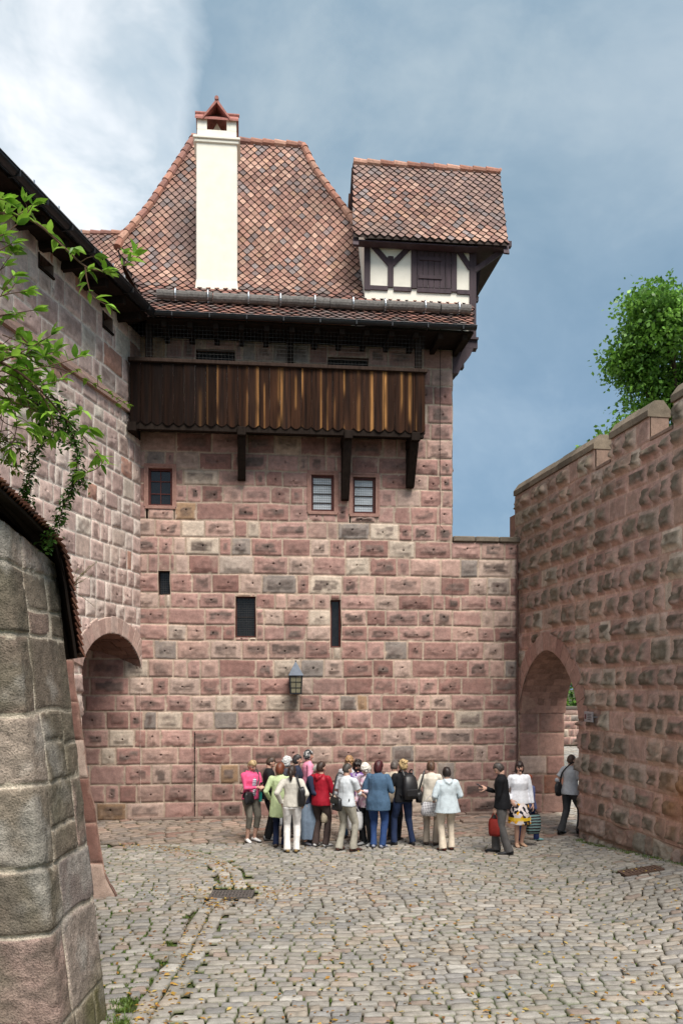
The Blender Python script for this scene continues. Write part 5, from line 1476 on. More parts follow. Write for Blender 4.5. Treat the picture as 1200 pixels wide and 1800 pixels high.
# ------------------------------------------------------------------ people
_CL = {}
def cloth(col, pattern=None, rough=.85, key=None):
    k = (tuple(col), pattern)
    if k in _CL: return _CL[k]
    t = NT('cloth ' + (pattern or 'plain')); co = t.coord(); n = t.noise(16, 4, .6, co); n2 = t.noise(150, 2, .5, co)
    base = None
    if pattern == 'plaid':
        w = t.n.new('ShaderNodeTexVoronoi'); w.inputs['Scale'].default_value = 17; t.ln(co, w.inputs[0]); base = t.ramp(w.outputs['Color'], [(0, (.10, .03, .19)), (.4, (.22, .10, .36)), (.62, (.55, .50, .62)), (.8, (.04, .02, .07))])
    elif pattern == 'floral':
        w = t.n.new('ShaderNodeTexVoronoi'); w.inputs['Scale'].default_value = 24; t.ln(co, w.inputs[0]); base = t.ramp(w.outputs['Color'], [(0, (.75, .68, .72)), (.45, (.70, .42, .55)), (.7, (.78, .75, .77)), (.9, (.35, .2, .32))])
    elif pattern == 'stripe':
        w = t.n.new('ShaderNodeTexWave'); w.wave_type = 'BANDS'; w.bands_direction = 'Z'; w.inputs['Scale'].default_value = 9; t.ln(co, w.inputs[0]); base = t.ramp(w.outputs['Fac'], [(.4, (.72, .70, .74)), (.55, (.16, .14, .22))])
    elif pattern == 'skirt':
        w = t.n.new('ShaderNodeTexVoronoi'); w.inputs['Scale'].default_value = 16; w.distance = 'MANHATTAN'; t.ln(t.coord(scale=(1, 1, .75), rot=(.3, .5, .6)), w.inputs[0]); base = t.ramp(w.outputs['Color'], [(0, (.012, .012, .02)), (.34, (.70, .62, .60)), (.55, (.025, .022, .03)), (.68, (.72, .36, .03)), (.82, (.62, .55, .58))]); w.inputs['Randomness'].default_value = .5
        base.node.color_ramp.interpolation = 'CONSTANT'
        s = t.n.new('ShaderNodeSeparateXYZ'); t.ln(co, s.inputs[0]); band = t.math('MULTIPLY', t.math('GREATER_THAN', s.outputs[2], .535), t.math('LESS_THAN', s.outputs[2], .60)); base = t.mix(base, (.80, .50, .02), t.math('MULTIPLY', band, .85))
    elif pattern == 'check':
        w = t.n.new('ShaderNodeTexChecker'); w.inputs['Scale'].default_value = 28; t.ln(t.coord(rot=(.78, .78, .5)), w.inputs[0]); w.inputs[1].default_value = (.72, .70, .70, 1); w.inputs[2].default_value = (.42, .40, .42, 1); base = w.outputs[0]
    elif pattern == 'scarf':
        w = t.n.new('ShaderNodeTexVoronoi'); w.inputs['Scale'].default_value = 32; t.ln(co, w.inputs[0]); base = t.ramp(w.outputs['Color'], [(0, (.02, .02, .022)), (.5, (.03, .03, .03)), (.55, (.65, .63, .62)), (.8, (.12, .12, .12))])
    elif pattern == 'bands':
        w = t.n.new('ShaderNodeTexWave'); w.wave_type = 'BANDS'; w.bands_direction = 'Z'; w.inputs['Scale'].default_value = 5.5; w.inputs['Distortion'].default_value = 1.5; t.ln(co, w.inputs[0]); base = t.ramp(w.outputs['Fac'], [(.55, (.012, .012, .014)), (.62, (.62, .66, .64)), (.8, (.10, .2, .2))])
    elif pattern == 'denim':
        base = t.mix(tuple(col), t.ramp(n2, [(.3, .8), (.7, 1.25)]), 1.0, 'MULTIPLY')
    if base is None: base = t.mix(tuple(col), (1, 1, 1), 0.0)
    c = t.mix(base, t.ramp(n, [(.3, .86), (.7, 1.12)]), 1.0, 'MULTIPLY')
    t.bump(t.math('ADD', n, t.math('MULTIPLY', n2, .25)), .35, .012)
    _CL[k] = t.done(c, rough, spec=.2); return _CL[k]
M['skin'] = mat_attr('skin', 30, .93, 1.07, .55, .08, .001, .35)
M['hair'] = mat_attr('hair', 60, .55, 1.4, .5, .6, .006, .4, stretch=(1, 1, .3))
M['leather'] = mat_plain('black leather', (.016, .015, .016), .42, 0, .45, var=.3, scale=30)

def remesh(mb, voxel, it=3, fac=.5):
    me = raw_mesh('tmp', mb.v, mb.f)
    import bmesh
    bm = bmesh.new(); bm.from_mesh(me); bmesh.ops.recalc_face_normals(bm, faces=bm.faces); bm.to_mesh(me); bm.free()
    o = bpy.data.objects.new('tmp', me); COL.objects.link(o)
    m = o.modifiers.new('r', 'REMESH'); m.mode = 'VOXEL'; m.voxel_size = voxel; m.adaptivity = 0
    if it: s = o.modifiers.new('s', 'SMOOTH'); s.factor = fac; s.iterations = it
    dg = bpy.context.evaluated_depsgraph_get(); dg.update(); ev = o.evaluated_get(dg); e = ev.to_mesh()
    V = np.empty(len(e.vertices) * 3, np.float32); e.vertices.foreach_get('co', V); N = np.empty(len(e.vertices) * 3, np.float32); e.vertices.foreach_get('normal', N)
    tot = np.empty(len(e.polygons), np.int32); e.polygons.foreach_get('loop_total', tot); lo = np.empty(len(e.loops), np.int32); e.loops.foreach_get('vertex_index', lo)
    ev.to_mesh_clear(); bpy.data.objects.remove(o); bpy.data.meshes.remove(me)
    st = np.concatenate([[0], np.cumsum(tot)[:-1]]); F = []
    q = st[tot == 4]; t = st[tot == 3]
    if len(q): F.append(lo[q[:, None] + np.arange(4)])
    if len(t): F.append(lo[t[:, None] + np.arange(3)])
    return V.reshape(-1, 3).astype(float), N.reshape(-1, 3).astype(float), F

def ik(a, b, l1, l2, pole):
    a, b = np.asarray(a, float), np.asarray(b, float); d = b - a; L = np.linalg.norm(d)
    if L > (l1 + l2) * .998: b = a + d / L * (l1 + l2) * .998; d = b - a; L = np.linalg.norm(d)
    t = d / L; x = (l1 * l1 - l2 * l2 + L * L) / (2 * L); h = math.sqrt(max(l1 * l1 - x * x, 1e-8)); p = np.asarray(pole, float); p = p - t * (p @ t); p /= np.linalg.norm(p) + 1e-9
    return a + t * x + p * h, b
def rotx(v, a): c, s = math.cos(a), math.sin(a); return np.array([v[0], v[1] * c + v[2] * s, -v[1] * s + v[2] * c])   # a > 0 tips forward

def hand(mb, W, d, side, curl, k, flip=1):
    """palm with four bent fingers of unequal length and a thumb; d: along the hand, side: across the palm towards the thumb"""
    d = d / np.linalg.norm(d); side = side - d * (side @ d); side /= np.linalg.norm(side); n = np.cross(d, side) * flip
    mb.tube([W - d * .03, W + d * .01, W + d * .05, W + d * .088], [(.025 * k, .019 * k), (.031 * k, .018 * k), (.041 * k, .017 * k), (.038 * k, .014 * k)], 10, side=side)
    for i, (o, l) in enumerate(((.028, .072), (.0095, .080), (-.0095, .074), (-.027, .058))):
        p = W + d * .080 + side * o * k; q = [p]; a = 0; sp = side * (o * .12)
        for j, f in enumerate((.45, .32, .26)):
            a += curl * (.7 + .12 * i) * (.6 if j == 0 else .8); q.append(q[-1] + (d * math.cos(a) + n * math.sin(a)) * l * f + sp * .1)
        mb.tube(q, [.0093 * k, .0088 * k, .0082 * k, .006 * k], 6)
    p = W + d * .022 + side * .030 * k; q = [p, p + (d * .55 + side * .75 + n * .25) * .030, p + (d * .8 + side * .65 + n * (.35 + .3 * curl)) * .058, p + (d * .95 + side * .45 + n * (.5 + .4 * curl)) * .078]
    mb.tube(q, [.013 * k, .0115 * k, .010 * k, .007 * k], 6)

SK = np.array((.56, .335, .25))
PEOPLE = {}
def person(key, label, px, fy, H, yaw, top, bottom, hair, shoes=(.05, .04, .035), girth=1.0, lean=0.0, pitch=.1, hyaw=0.0, L=None, Rr=None, feet=((-.09, 0), (.09, 0)), toe=(12, -12), male=False, curl=.5, skin=1.0, knee=0.0, extras=(), group='visitors standing in the courtyard'):
    D = EYE * 1500 / (fy - 1200.0); P0 = pt(px, fy, D); x0, y0 = P0[0], P0[1]
    root = thing('person', label, 'person', (x0, y0, float(gz(x0, y0)) + .02), -R(yaw), group)
    k = H / 1.70; g = girth; rgp = random.Random(hash(key) & 0xff if False else sum(map(ord, key)))
    sw = .195 if male else .172
    pel = np.array([0, 0, .93]); fx = (feet[0][0] + feet[1][0]) / 2; fyy = (feet[0][1] + feet[1][1]) / 2; pel = pel + [fx, fyy, -knee]
    sp = lambda t, f=0.0, s=0.0: pel + rotx(np.array([s, f, t]), lean)      # point on the spine frame
    neck = sp(.52); hc = sp(.535) + rotx(np.array([0, .015, .11]), lean * .6 + pitch * .45)
    # head frame
    cy, sy = math.cos(hyaw), math.sin(hyaw); p_ = lean * .35 + pitch
    fwd = np.array([sy * math.cos(p_), cy * math.cos(p_), -math.sin(p_)]); rt = np.array([cy, -sy, 0]); upv = np.cross(rt, fwd)
    HM = np.stack([rt, fwd, upv])
    hp = lambda v: hc + np.asarray(v, float) @ HM
    sh = {s: sp(.455, .0, s * sw * (1 + .25 * (g - 1))) for s in (-1, 1)}
    wr = {}
    el = {}
    for s, tgt in ((-1, L), (1, Rr)):
        if tgt is None: tgt = (s * (sw + .075), .05, .86)
        el[s], wr[s] = ik(sh[s], np.array(tgt, float) + [fx, fyy, -knee], .285, .255, (s * .45, -.55, -.75))
    hip = {-1: pel + [-.088 * g, 0, -.02], 1: pel + [.088 * g, 0, -.02]}
    an = {}; kn = {}
    for i, s in enumerate((-1, 1)):
        a = np.array([feet[i][0], feet[i][1], .085]); kn[s], an[s] = ik(hip[s], a, .425, .425, (s * .12, 1, 0))
    # ---- body
    mb = MB()
    V = []; nu, nv = 22, 16
    def skull(scale=1.0, grow=0.0):
        out = []
        for i in range(nv + 1):
            th = math.pi * i / nv
            for j in range(nu):
                ph = 2 * math.pi * j / nu; x, y, z = math.sin(th) * math.cos(ph), math.sin(th) * math.sin(ph), math.cos(th)
                X, Y, Z = x * .074, y * (.092 if y > 0 else .098), z * .118
                if z < 0: X *= 1 + .30 * z; Y *= (1 + .10 * z) if y > 0 else (1 + .42 * z)
                if y > .6: Y -= .006 * (1 - abs(x)) * (1 if abs(z - .12) < .2 else 0)
                out.append((X, Y, Z))
        return np.array(out)
    SV = skull(); F = [(i * nu + j, (i + 1) * nu + j, (i + 1) * nu + (j + 1) % nu, i * nu + (j + 1) % nu) for i in range(nv) for j in range(nu)]
    mb.add([hp(v) for v in SV], F)
    mb.tube([hp((0, .080, .018)), hp((0, .100, -.012)), hp((0, .103, -.026)), hp((0, .082, -.036))], [(.008, .008), (.012, .011), (.016, .012), (.012, .008)], 8, side=rt)
    for s in (-1, 1):
        mb.ball(hp((s * .073, -.006, -.004)), (.010, .020, .031), 8, 6, axes=HM)
        mb.ball(hp((s * .036, .068, -.03)), (.022, .016, .02), 8, 6, axes=HM)
    mb.ball(hp((0, .076, -.098)), (.024, .018, .016), 8, 6, axes=HM)
    mb.tube([sp(.44), neck, hp((0, -.02, -.055))], [(.072, .058), (.056, .054), (.052, .056)], 12, side=(1, 0, 0))
    mb.tube([sp(-.06), sp(.08), sp(.20), sp(.36), sp(.45), sp(.50)], [(.145 * g, .10 * g), (.145 * g, .10 * g), (.125 * g, .088 * g), (.145 * g, .10 * g), (.135, .08), (.06, .055)], 14, side=(1, 0, 0))
    for s in (-1, 1):
        mb.tube([sp(.44, 0, s * sw * .55), sh[s], (sh[s] + el[s]) / 2, el[s], (el[s] * .6 + wr[s] * .4), wr[s]], [.05, .052, .046, .038, .038, .026], 10)
        d = wr[s] - el[s]; thumb = np.array([-s * .6, .8, .25])
        hand(mb, wr[s] + d / np.linalg.norm(d) * .02, d, thumb, curl, 1.08 if male else .98, flip=1 if s < 0 else -1)
        mb.tube([hip[s] + [0, 0, .06], hip[s], (hip[s] + kn[s]) / 2, kn[s], kn[s] * .6 + an[s] * .4, an[s], an[s] + [0, .0, -.03]], [.085 * g, .088 * g, .072 * g, .054, .054, .036, .036], 10)
        i = 0 if s < 0 else 1; ta = R(toe[i]); td = np.array([-math.sin(ta), math.cos(ta), 0])
        mb.tube([an[s] + [0, 0, -.04] - td * .035, an[s] + [0, 0, -.045] + td * .06, an[s] + [0, 0, -.058] + td * .15], [(.036, .032), (.038, .026), (.03, .016)], 8, side=np.cross(td, [0, 0, 1]))
    V, N, F = remesh(mb, .0085, 2)
    C = np.ones((len(V), 3)) * SK * skin
    q = (V - hc) @ HM.T
    face = (q[:, 1] > .045) & (np.abs(q[:, 2]) < .12) & (np.abs(q[:, 0]) < .08)
    eye = face & (np.abs(np.abs(q[:, 0]) - .031) < .013) & (np.abs(q[:, 2] - .012) < .0075); brow = face & (np.abs(np.abs(q[:, 0]) - .032) < .02) & (np.abs(q[:, 2] - .034) < .007)
    lip = face & (np.abs(q[:, 0]) < .024) & (np.abs(q[:, 2] + .060) < .009)
    chk = face & (np.hypot(np.abs(q[:, 0]) - .042, q[:, 2] + .025) < .02)
    C[chk] *= (1.08, .86, .84); C[brow] = C[brow] * .3 + np.array(hair.get('col', (.1, .07, .05))) * .5; C[lip] = np.array((.42, .14, .13)) * skin; C[eye] = (.035, .025, .022)
    link('body', raw_mesh('body', V * k, F, C, True), M['skin'], root)
    def garment(name, mb, mat, voxel, fold, seed, it=3, zs=1.0, col=None):
        V, N, F = remesh(mb, voxel, it)
        n = (vn3(V * np.array([9, 9, 5 * zs]) + seed, 3) - .5) * 2 + (vn3(V * np.array([22, 22, 9 * zs]) + seed, 5) - .5) * .9
        return link(name, raw_mesh(name, (V + N * (n * fold)[:, None]) * k, F, None, True), mat, root)
    # ---- bottoms
    bt = bottom
    if bt['kind'] == 'trousers':
        mb = MB(); fl = bt.get('flare', .072); hz = bt.get('hem', .045)
        mb.tube([sp(.12), sp(.04), sp(-.03), pel + [0, -.005, -.085]], [(.142 * g, .105 * g), (.158 * g, .118 * g), (.172 * g, .128 * g), (.15 * g, .115 * g)], 16, side=(1, 0, 0))
        for s in (-1, 1):
            e = an[s] + (kn[s] - an[s]) * max(0, (hz - .085)) / .425 if hz > .085 else an[s] + [0, -.012, hz - .085]
            mb.tube([hip[s] + [0, 0, .0], hip[s] * .7 + kn[s] * .3, kn[s] + [0, 0, .03], kn[s] * .5 + e * .5, e], [(.098 * g, .108 * g), (.09 * g, .098 * g), (.068 * g, .072 * g), (.064, .072), (fl * .92, fl)], 14, side=(1, 0, 0))
        garment('trousers', mb, cloth(bt['col'], bt.get('pat'), .9),   .014, .010, rgp.uniform(0, 50))
    else:
        mb = MB(); hz = bt.get('hem', .45); w = bt.get('flare', .24)
        mb.tube([sp(.12), sp(.03), pel + [0, .01, -.08], np.array([pel[0], pel[1] + .03, (hz + .85) / 2]), np.array([pel[0], pel[1] + .02, hz])], [(.138 * g, .10 * g), (.165 * g, .125 * g), (.178 * g, .14 * g), (.20 * g, .195 * g), (w, w * .95)], 22, side=(1, 0, 0))
        garment('skirt', mb, cloth(bt['col'], bt.get('pat'), .9), .014, .012, rgp.uniform(0, 50), zs=.25)
    # ---- top
    tp = top; ez = tp.get('ease', 1.0); hem = tp.get('hem', .86); mb = MB()
    rr = lambda a, b: (a * g * ez + .014, b * g * ez + .014)
    rings = []; 
    hemc = pel + [0, -.0, hem - .93]
    if hem < .90: rings += [(hemc, rr(.176 + tp.get('flare', .01) + .03 * max(0, .8 - hem), .122 + tp.get('flare', .01))), (pel + [0, 0, -.01] if hem < .85 else sp(.0), rr(.178, .130))]
    else: rings += [(sp(hem - .93), rr(.172, .126))]
    rings += [(sp(.10), rr(.157, .116)), (sp(.20), rr(.14, .102)), (sp(.34, .012), rr(.155, .118)), (sp(.43), rr(.15, .10)), (sp(.485), rr(.105, .075)), (sp(.515, .005), (.068, .064))]
    mb.tube([r[0] for r in rings], [r[1] for r in rings], 18, side=(1, 0, 0))
    for s in (-1, 1):
        sl = tp.get('sleeve', 1.0); A = [sh[s] + (0, 0, -.012), (sh[s] + el[s]) / 2, el[s], el[s] * .5 + wr[s] * .5, wr[s]]; ra = [.066, .061, .054, .047, .039]; mb.ball(sh[s] + (-s * .004, 0, -.012), .067 * (.92 + .08 * g) * (ez * .5 + .5), 14, 10); mb.ball(el[s], .053, 10, 8); mb.tube([sp(.475, -.005, s * sw * .25), sp(.452, -.003, s * sw * .62), sh[s] + (0, 0, -.008)], [(.05, .05), (.062, .056), (.062, .06)], 12)
        if sl < .9: A = A[:2] + [sh[s] * .3 + el[s] * .7]; ra = [.068, .067, .072]
        mb.tube(A, [q * (.92 + .08 * g) * (ez * .5 + .5) for q in ra], 12)
    if tp.get('collar', True): mb.tube([sp(.495), sp(.535, .0)], [(.078, .072), (.072, .066)], 14, side=(1, 0, 0))
    if tp.get('hood'): mb.tube([sp(.52, -.05, -.07), sp(.47, -.105, -.04), sp(.44, -.12, 0), sp(.47, -.105, .04), sp(.52, -.05, .07)], [.03, .045, .05, .045, .03], 10)
    garment(tp.get('name', 'jacket'), mb, cloth(tp['col'], tp.get('pat'), tp.get('rough', .85)), .012, tp.get('fold', .012), rgp.uniform(0, 50))
    if 'inner' in tp:
        mb = MB(); mb.tube([sp(.02, .06), sp(.2, .06), sp(.34, .075), sp(.46, .05)], [(.062 * g, .085 * g), (.062 * g, .075 * g), (.065 * g, .085 * g), (.04, .05)], 14, side=(1, 0, 0)); garment('shirt', mb, cloth((.7, .68, .7), 'stripe'), .012, .003, 3)
    if tp.get('belt'):
        mb = MB(); mb.tube([sp(.07), sp(.105)], [(.158 * g, .118 * g)] * 2, 18, side=(1, 0, 0)); o = mb; me = raw_mesh('belt', np.array(o.v) * k, o.f); link('belt', me, M['leather'], root)
    # ---- shoes
    for i, s in enumerate((-1, 1)):
        ta = R(toe[i]); td = np.array([-math.sin(ta), math.cos(ta), 0]); a = an[s] * [1, 1, 0]; sb = MB(); sd = np.cross(td, [0, 0, 1]); kk = 1.1 if male else 1.0
        prof = ((-.075, .030, .034), (-.05, .037, .042), (0, .038, .045), (.05, .042, .036), (.10, .046, .028), (.15, .040, .022), (.185, .022, .015))
        sb.tube([a + td * t * kk + [0, 0, h] for t, w, h in prof], [(w, h) for t, w, h in prof], 12, side=sd); Vv = np.array(sb.v); Vv[:, 2] = np.maximum(Vv[:, 2], .002)
        o = link('shoe', raw_mesh('shoe', Vv * k, sb.f, None, True), cloth(shoes, None, .5), root)
        so = MB(); so.tube([a + td * t * kk + [0, 0, .008] for t, w, h in prof], [(w * 1.05, .009) for t, w, h in prof], 12, side=sd); link('sole', raw_mesh('sole', np.array(so.v) * k, so.f), cloth(bt.get('sole', (.03, .025, .022))), o)
    # ---- hair
    st = hair['st']; hcx = np.array(hair.get('col', (.05, .03, .02))); nu2, nv2 = 40, 30; V = []; C = []
    for i in range(nv2 + 1):
        th = math.pi * i / nv2
        for j in range(nu2):
            ph = 2 * math.pi * j / nu2; x, y, z = math.sin(th) * math.cos(ph), math.sin(th) * math.sin(ph), math.cos(th)
            sc = {'short': 1.10, 'crop': 1.06, 'bob': 1.17, 'curly': 1.30, 'updo': 1.12, 'pony': 1.10, 'perm': 1.22, 'scarf': 1.13}[st]
            X, Y, Z = x * .076 * sc, y * .096 * sc - .006, z * .118 * (1 + (sc - 1) * .8) + .004
            bot = {'short': -.50, 'crop': -.30, 'bob': -1.0, 'curly': -.72, 'updo': -.55, 'pony': -.5, 'perm': -.55, 'scarf': -.55}[st]
            ff = sstep(.05, .42, y)                     # towards the face
            cut = bot * (1 - ff) + ((.46 if st in ('crop', 'short', 'pony', 'updo') else .34) * ff)
            if z < cut:
                kx = .80 if z < cut - .12 else .80 + .2 * (1 - (cut - z) / .12)
                X *= kx; Y *= kx; Z = max(Z, (cut - .25) * .118) if ff < .5 else Z * .8
            elif st == 'bob' and z < -.1: X *= 1 + .16 * (-z); Z = Z * 1.12
            amp = {'short': .010, 'crop': .005, 'bob': .009, 'curly': .030, 'updo': .020, 'pony': .005, 'perm': .020, 'scarf': .006}[st]; fr = {'curly': 42, 'perm': 40, 'updo': 38}.get(st, 24)
            nn = vn3(np.array([[X * fr + 5, Y * fr, Z * (fr if fr > 30 else 10)]]), rgp.randint(0, 0) + 7)[0] - .42
            r = math.sqrt(X * X + Y * Y + Z * Z) + 1e-9; q = (r + amp * nn * 1.6) / r
            V.append(hp((X * q, Y * q, Z * q))); C.append(hcx * (.65 + 1.0 * (nn + .42)))
    F = [(i * nu2 + j, (i + 1) * nu2 + j, (i + 1) * nu2 + (j + 1) % nu2, i * nu2 + (j + 1) % nu2) for i in range(nv2) for j in range(nu2)]
    hb = MB(); hb.add(V, F, C)
    if st == 'pony': hb.tube([hp((0, -.09, .03)), hp((0, -.135, .01)), hp((.01, -.15, -.06)), hp((.015, -.13, -.14)), hp((.01, -.12, -.19))], [.018, .034, .036, .028, .010], 10, hcx)
    if st == 'updo':
        for q in range(9): a = q * 2.4; hb.ball(hp((.045 * math.cos(a), -.055 + .035 * math.sin(a), .085 + .02 * math.sin(q * 1.7))), (.030, .030, .026), 9, 7, hcx * (.8 + .5 * (q % 3) / 2))
    link('headscarf' if st == 'scarf' else 'hair', raw_mesh('hair', np.array(hb.v) * k, hb.f, hb.c, True), cloth((.1, .1, .1), 'scarf') if st == 'scarf' else M['hair'], root)
    if 'glasses' in extras:
        gb_ = MB()
        for s in (-1, 1):
            gb_.tube([hp((s * .033 + .022 * math.cos(t), .100, .010 + .017 * math.sin(t))) for t in np.linspace(0, 2 * math.pi, 13)], .002, 4); gb_.tube([hp((s * .055, .097, .014)), hp((s * .078, .0, .008))], .002, 4)
        link('glasses', raw_mesh('glasses', np.array(gb_.v) * k, gb_.f), M['wire'], root)
    loc = np.array(root.location); ya = -R(yaw); c, s = math.cos(ya), math.sin(ya)
    def W(v): v = np.asarray(v, float) * k; return loc + np.array([v[0] * c - v[1] * s, v[0] * s + v[1] * c, v[2]])
    info = dict(root=root, W=W, k=k, sp=sp, wr=wr, el=el, sh=sh, hc=hc, hp=hp, g=g, ya=ya)
    PEOPLE[key] = info; return info

def own(name, label, cat, o): return thing(name, label, cat, tuple(o))
def handtip(p, s, d=.10):
    v = p['wr'][s] - p['el'][s]; return p['wr'][s] + v / np.linalg.norm(v) * d
def shoulder_bag(p, c, size, label, mat, strap=None, yaw=0.0, flap=True, name='shoulder_bag'):
    W = p['W']; c = np.asarray(c, float); w, d, h = (q / 2 for q in size); B = own(name, label, 'bag', W(c)); ca, sa = math.cos(yaw), math.sin(yaw)
    X = np.array([ca, sa, 0]); Y = np.array([-sa, ca, 0]); pt_ = lambda x, y, z: W(c + X * x + Y * y + ZZ * z)
    m = MB(); V = []; F = []; nx, nz = 9, 9
    for s in (-1, 1):
        for j in range(nz + 1):
            for i in range(nx + 1):
                a, b = -1 + 2 * i / nx, -1 + 2 * j / nz; bul = (1 - abs(a) ** 4) * (1 - abs(b) ** 4); rr = 1 - .10 * (abs(a) * abs(b)) ** 3; tw = 1 - .10 * (b > 0) * b
                V.append(pt_(a * w * rr * tw, s * d * (.25 + .75 * bul) + .01 * math.sin(a * 5 + b * 3), b * h * rr + (.012 * math.sin(a * 4) if b > .9 else 0)))
    n1 = nx + 1; k0 = n1 * (nz + 1)
    for o in (0, k0):
        for j in range(nz):
            for i in range(nx): q = (o + j * n1 + i, o + j * n1 + i + 1, o + (j + 1) * n1 + i + 1, o + (j + 1) * n1 + i); F.append(q if o else q[::-1])
    bd = [i for i in range(n1)] + [j * n1 + nx for j in range(1, nz + 1)] + [nz * n1 + i for i in range(nx - 1, -1, -1)] + [j * n1 for j in range(nz - 1, 0, -1)]
    for a, b in zip(bd, bd[1:] + bd[:1]): F.append((a, b, k0 + b, k0 + a))
    m.add(V, F); m.build('bag_body', mat, B, smooth=True)
    if flap:
        f = MB(); f.add([pt_(x * w * .9, (-d - .006) * (1 if z < .9 else .5), h * z) for z in (1.0, .55, .1) for x in (-1, -.4, .4, 1)], [(r * 4 + i, r * 4 + i + 1, r * 4 + i + 5, r * 4 + i + 4) for r in range(2) for i in range(3)]); f.build('flap', mat, B, smooth=True)
        f = MB(); f.box(pt_(0, -d - .012, -.0), (.012, 0, 0), (0, .005, 0), (0, 0, .010)); f.build('buckle', M['zinc'], B)
    if strap: t = MB(); t.tube([W(q) for q in smooth_path(strap, 5)], (.016, .004) if False else [(.017, .005)] * (5 * (len(strap) - 1) + 1), 6, side=None); t.build('strap', mat, B)
    return B
def carrier(p, top, size, label, mat, name='carrier_bag', yaw=0.0, tilt=0.0, mat2=None):
    """a limp bag hung by two handles from `top`"""
    W = p['W']; top = np.asarray(top, float); w, d, h = size; B = own(name, label, 'bag', W(top - [0, 0, h])); ca, sa = math.cos(yaw), math.sin(yaw); X = np.array([ca, sa, 0]); Y = np.array([-sa, ca, 0])
    P = lambda x, y, z: W(top + X * x + Y * y + ZZ * z + X * tilt * z)
    m = MB(); V = []; F = []; n = 20; lv = ((0, .38, .25), (.12, .45, .35), (.3, .5, .5), (.6, .52, .55), (.85, .5, .5), (1.0, .42, .3))
    for t, a, b in lv:
        for i in range(n):
            an = 2 * math.pi * i / n; r = 1 + .10 * math.sin(an * 5 + t * 4) * (1 - .4 * t) + .05 * math.sin(an * 9 + t * 9); cx = math.copysign(abs(math.cos(an)) ** .6, math.cos(an)); V.append(P(cx * a * w * r, math.sin(an) * b * d * r, -.12 - t * (h - .12)))
    for r in range(len(lv) - 1):
        for i in range(n): F.append((r * n + i, r * n + (i + 1) % n, (r + 1) * n + (i + 1) % n, (r + 1) * n + i))
    F.append(tuple(range((len(lv) - 1) * n, len(lv) * n))); m.add(V, F); m.build('bag_body', mat, B, smooth=True)
    for s in (-1, 1): t = MB(); t.tube([P(-.3 * w, s * d * .2, -.125), P(-.12 * w, s * d * .1, -.03), P(0, s * .006, .0), P(.12 * w, s * d * .1, -.03), P(.3 * w, s * d * .2, -.125)], .007, 5); t.build('handle', mat2 or mat, B)
    return B
def phone(p, c, label, name='mobile_phone', up=(0, .5, .8)):
    W = p['W']; c = np.asarray(c, float); o = W(c); P = own(name, label, 'phone', o); u = W(c + np.asarray(up) / np.linalg.norm(up) * .07) - o; x = W(c + np.array([.036, 0, 0])) - o; n = np.cross(x, u); n /= np.linalg.norm(n)
    m = MB(); m.box(o, x, n * .006, u, cham=.004); m.build('case', cloth((.03, .03, .035), None, .3), P); s = MB(); s.box(o - n * .0065, x * .86, n * .001, u * .84); s.build('screen', M['glass'], P)

TR = lambda col, **k: dict(kind='trousers', col=col, **k)
WHITE = (.72, .70, .68); BLK = (.014, .014, .016); NAVY = (.016, .024, .06)
GU = 'guided group of visitors by the tower'
p = person('pink', 'woman in a bright pink hooded jacket and grey cropped trousers looking down at a phone', 441, 1481, 1.70, 140, dict(col=(.74, .10, .23), hood=True, hem=.88, inner=1), TR((.155, .14, .115), hem=.30, flare=.068), dict(st='short', col=(.34, .24, .13)), WHITE, 1.08, .02, .5, 0, (-.05, .30, 1.14), (.06, .30, 1.15), curl=.9, group=GU, extras=('glasses',))
shoulder_bag(p, (.16, .17, .93), (.34, .12, .26), 'large black handbag at the hip of the woman in the pink jacket', M['leather'], [(.02, .19, 1.05), (-.10, .13, 1.25), (-.13, .02, 1.48), (-.05, -.13, 1.3), (.22, -.05, 1.05), (.28, .13, 1.03)], .5)
phone(p, (.005, .36, 1.20), 'small dark phone held by the woman in the pink jacket')
q = MB(); q.tube([p['W']((-.10, .20, .84)), p['W']((-.10, .20, 1.02)), p['W']((-.10, .20, 1.045)), p['W']((-.10, .20, 1.07))], [.033, .033, .014, .014], 12); tag(q.build('water_bottle', cloth((.02, .25, .21), None, .3)), 'teal water bottle hanging beside the black handbag of the woman in pink', 'bottle')
p = person('black2', 'young man in a black jacket and black trousers behind the woman in pink', 471, 1478, 1.74, 78, dict(col=BLK, hem=.84), TR((.013, .013, .015)), dict(st='crop', col=(.05, .03, .02)), (.3, .3, .3), 1.0, .04, .42, 0, (-.2, .25, 1.0), (.24, .12, .90), male=True, group=GU)
carrier(p, handtip(p, 1, .09), (.26, .14, .50), 'white plastic bag hanging from the hand of the young man in black', cloth((.62, .63, .66), None, .4), yaw=.4)
p = person('green', 'woman in a long pale green cardigan and navy trousers with auburn hair', 492, 1491, 1.68, 12, dict(col=(.52, .62, .35), hem=.62, flare=.02, name='cardigan'), TR(NAVY), dict(st='bob', col=(.13, .038, .018)), (.08, .06, .05), 1.04, 0, .2, .3, (-.24, .10, .95), None, group=GU)
p = person('cream', 'woman in a short cream jacket and white trousers with a dark ponytail, hand on hip', 513, 1500, 1.68, -2, dict(col=(.56, .525, .46), hem=.90, name='jacket'), TR((.78, .75, .72), flare=.078), dict(st='pony', col=(.03, .018, .014)), (.30, .20, .08), 1.0, 0, .12, .2, (-.20, -.02, .97), (.23, .05, .96), group=GU)
shoulder_bag(p, (.19, -.12, 1.10), (.15, .14, .38), 'black shoulder bag on the back of the woman in white trousers', M['leather'], [(.16, -.14, 1.26), (.12, -.13, 1.42), (.10, -.02, 1.52), (.15, .10, 1.38), (.22, .06, 1.1)], .5, False)
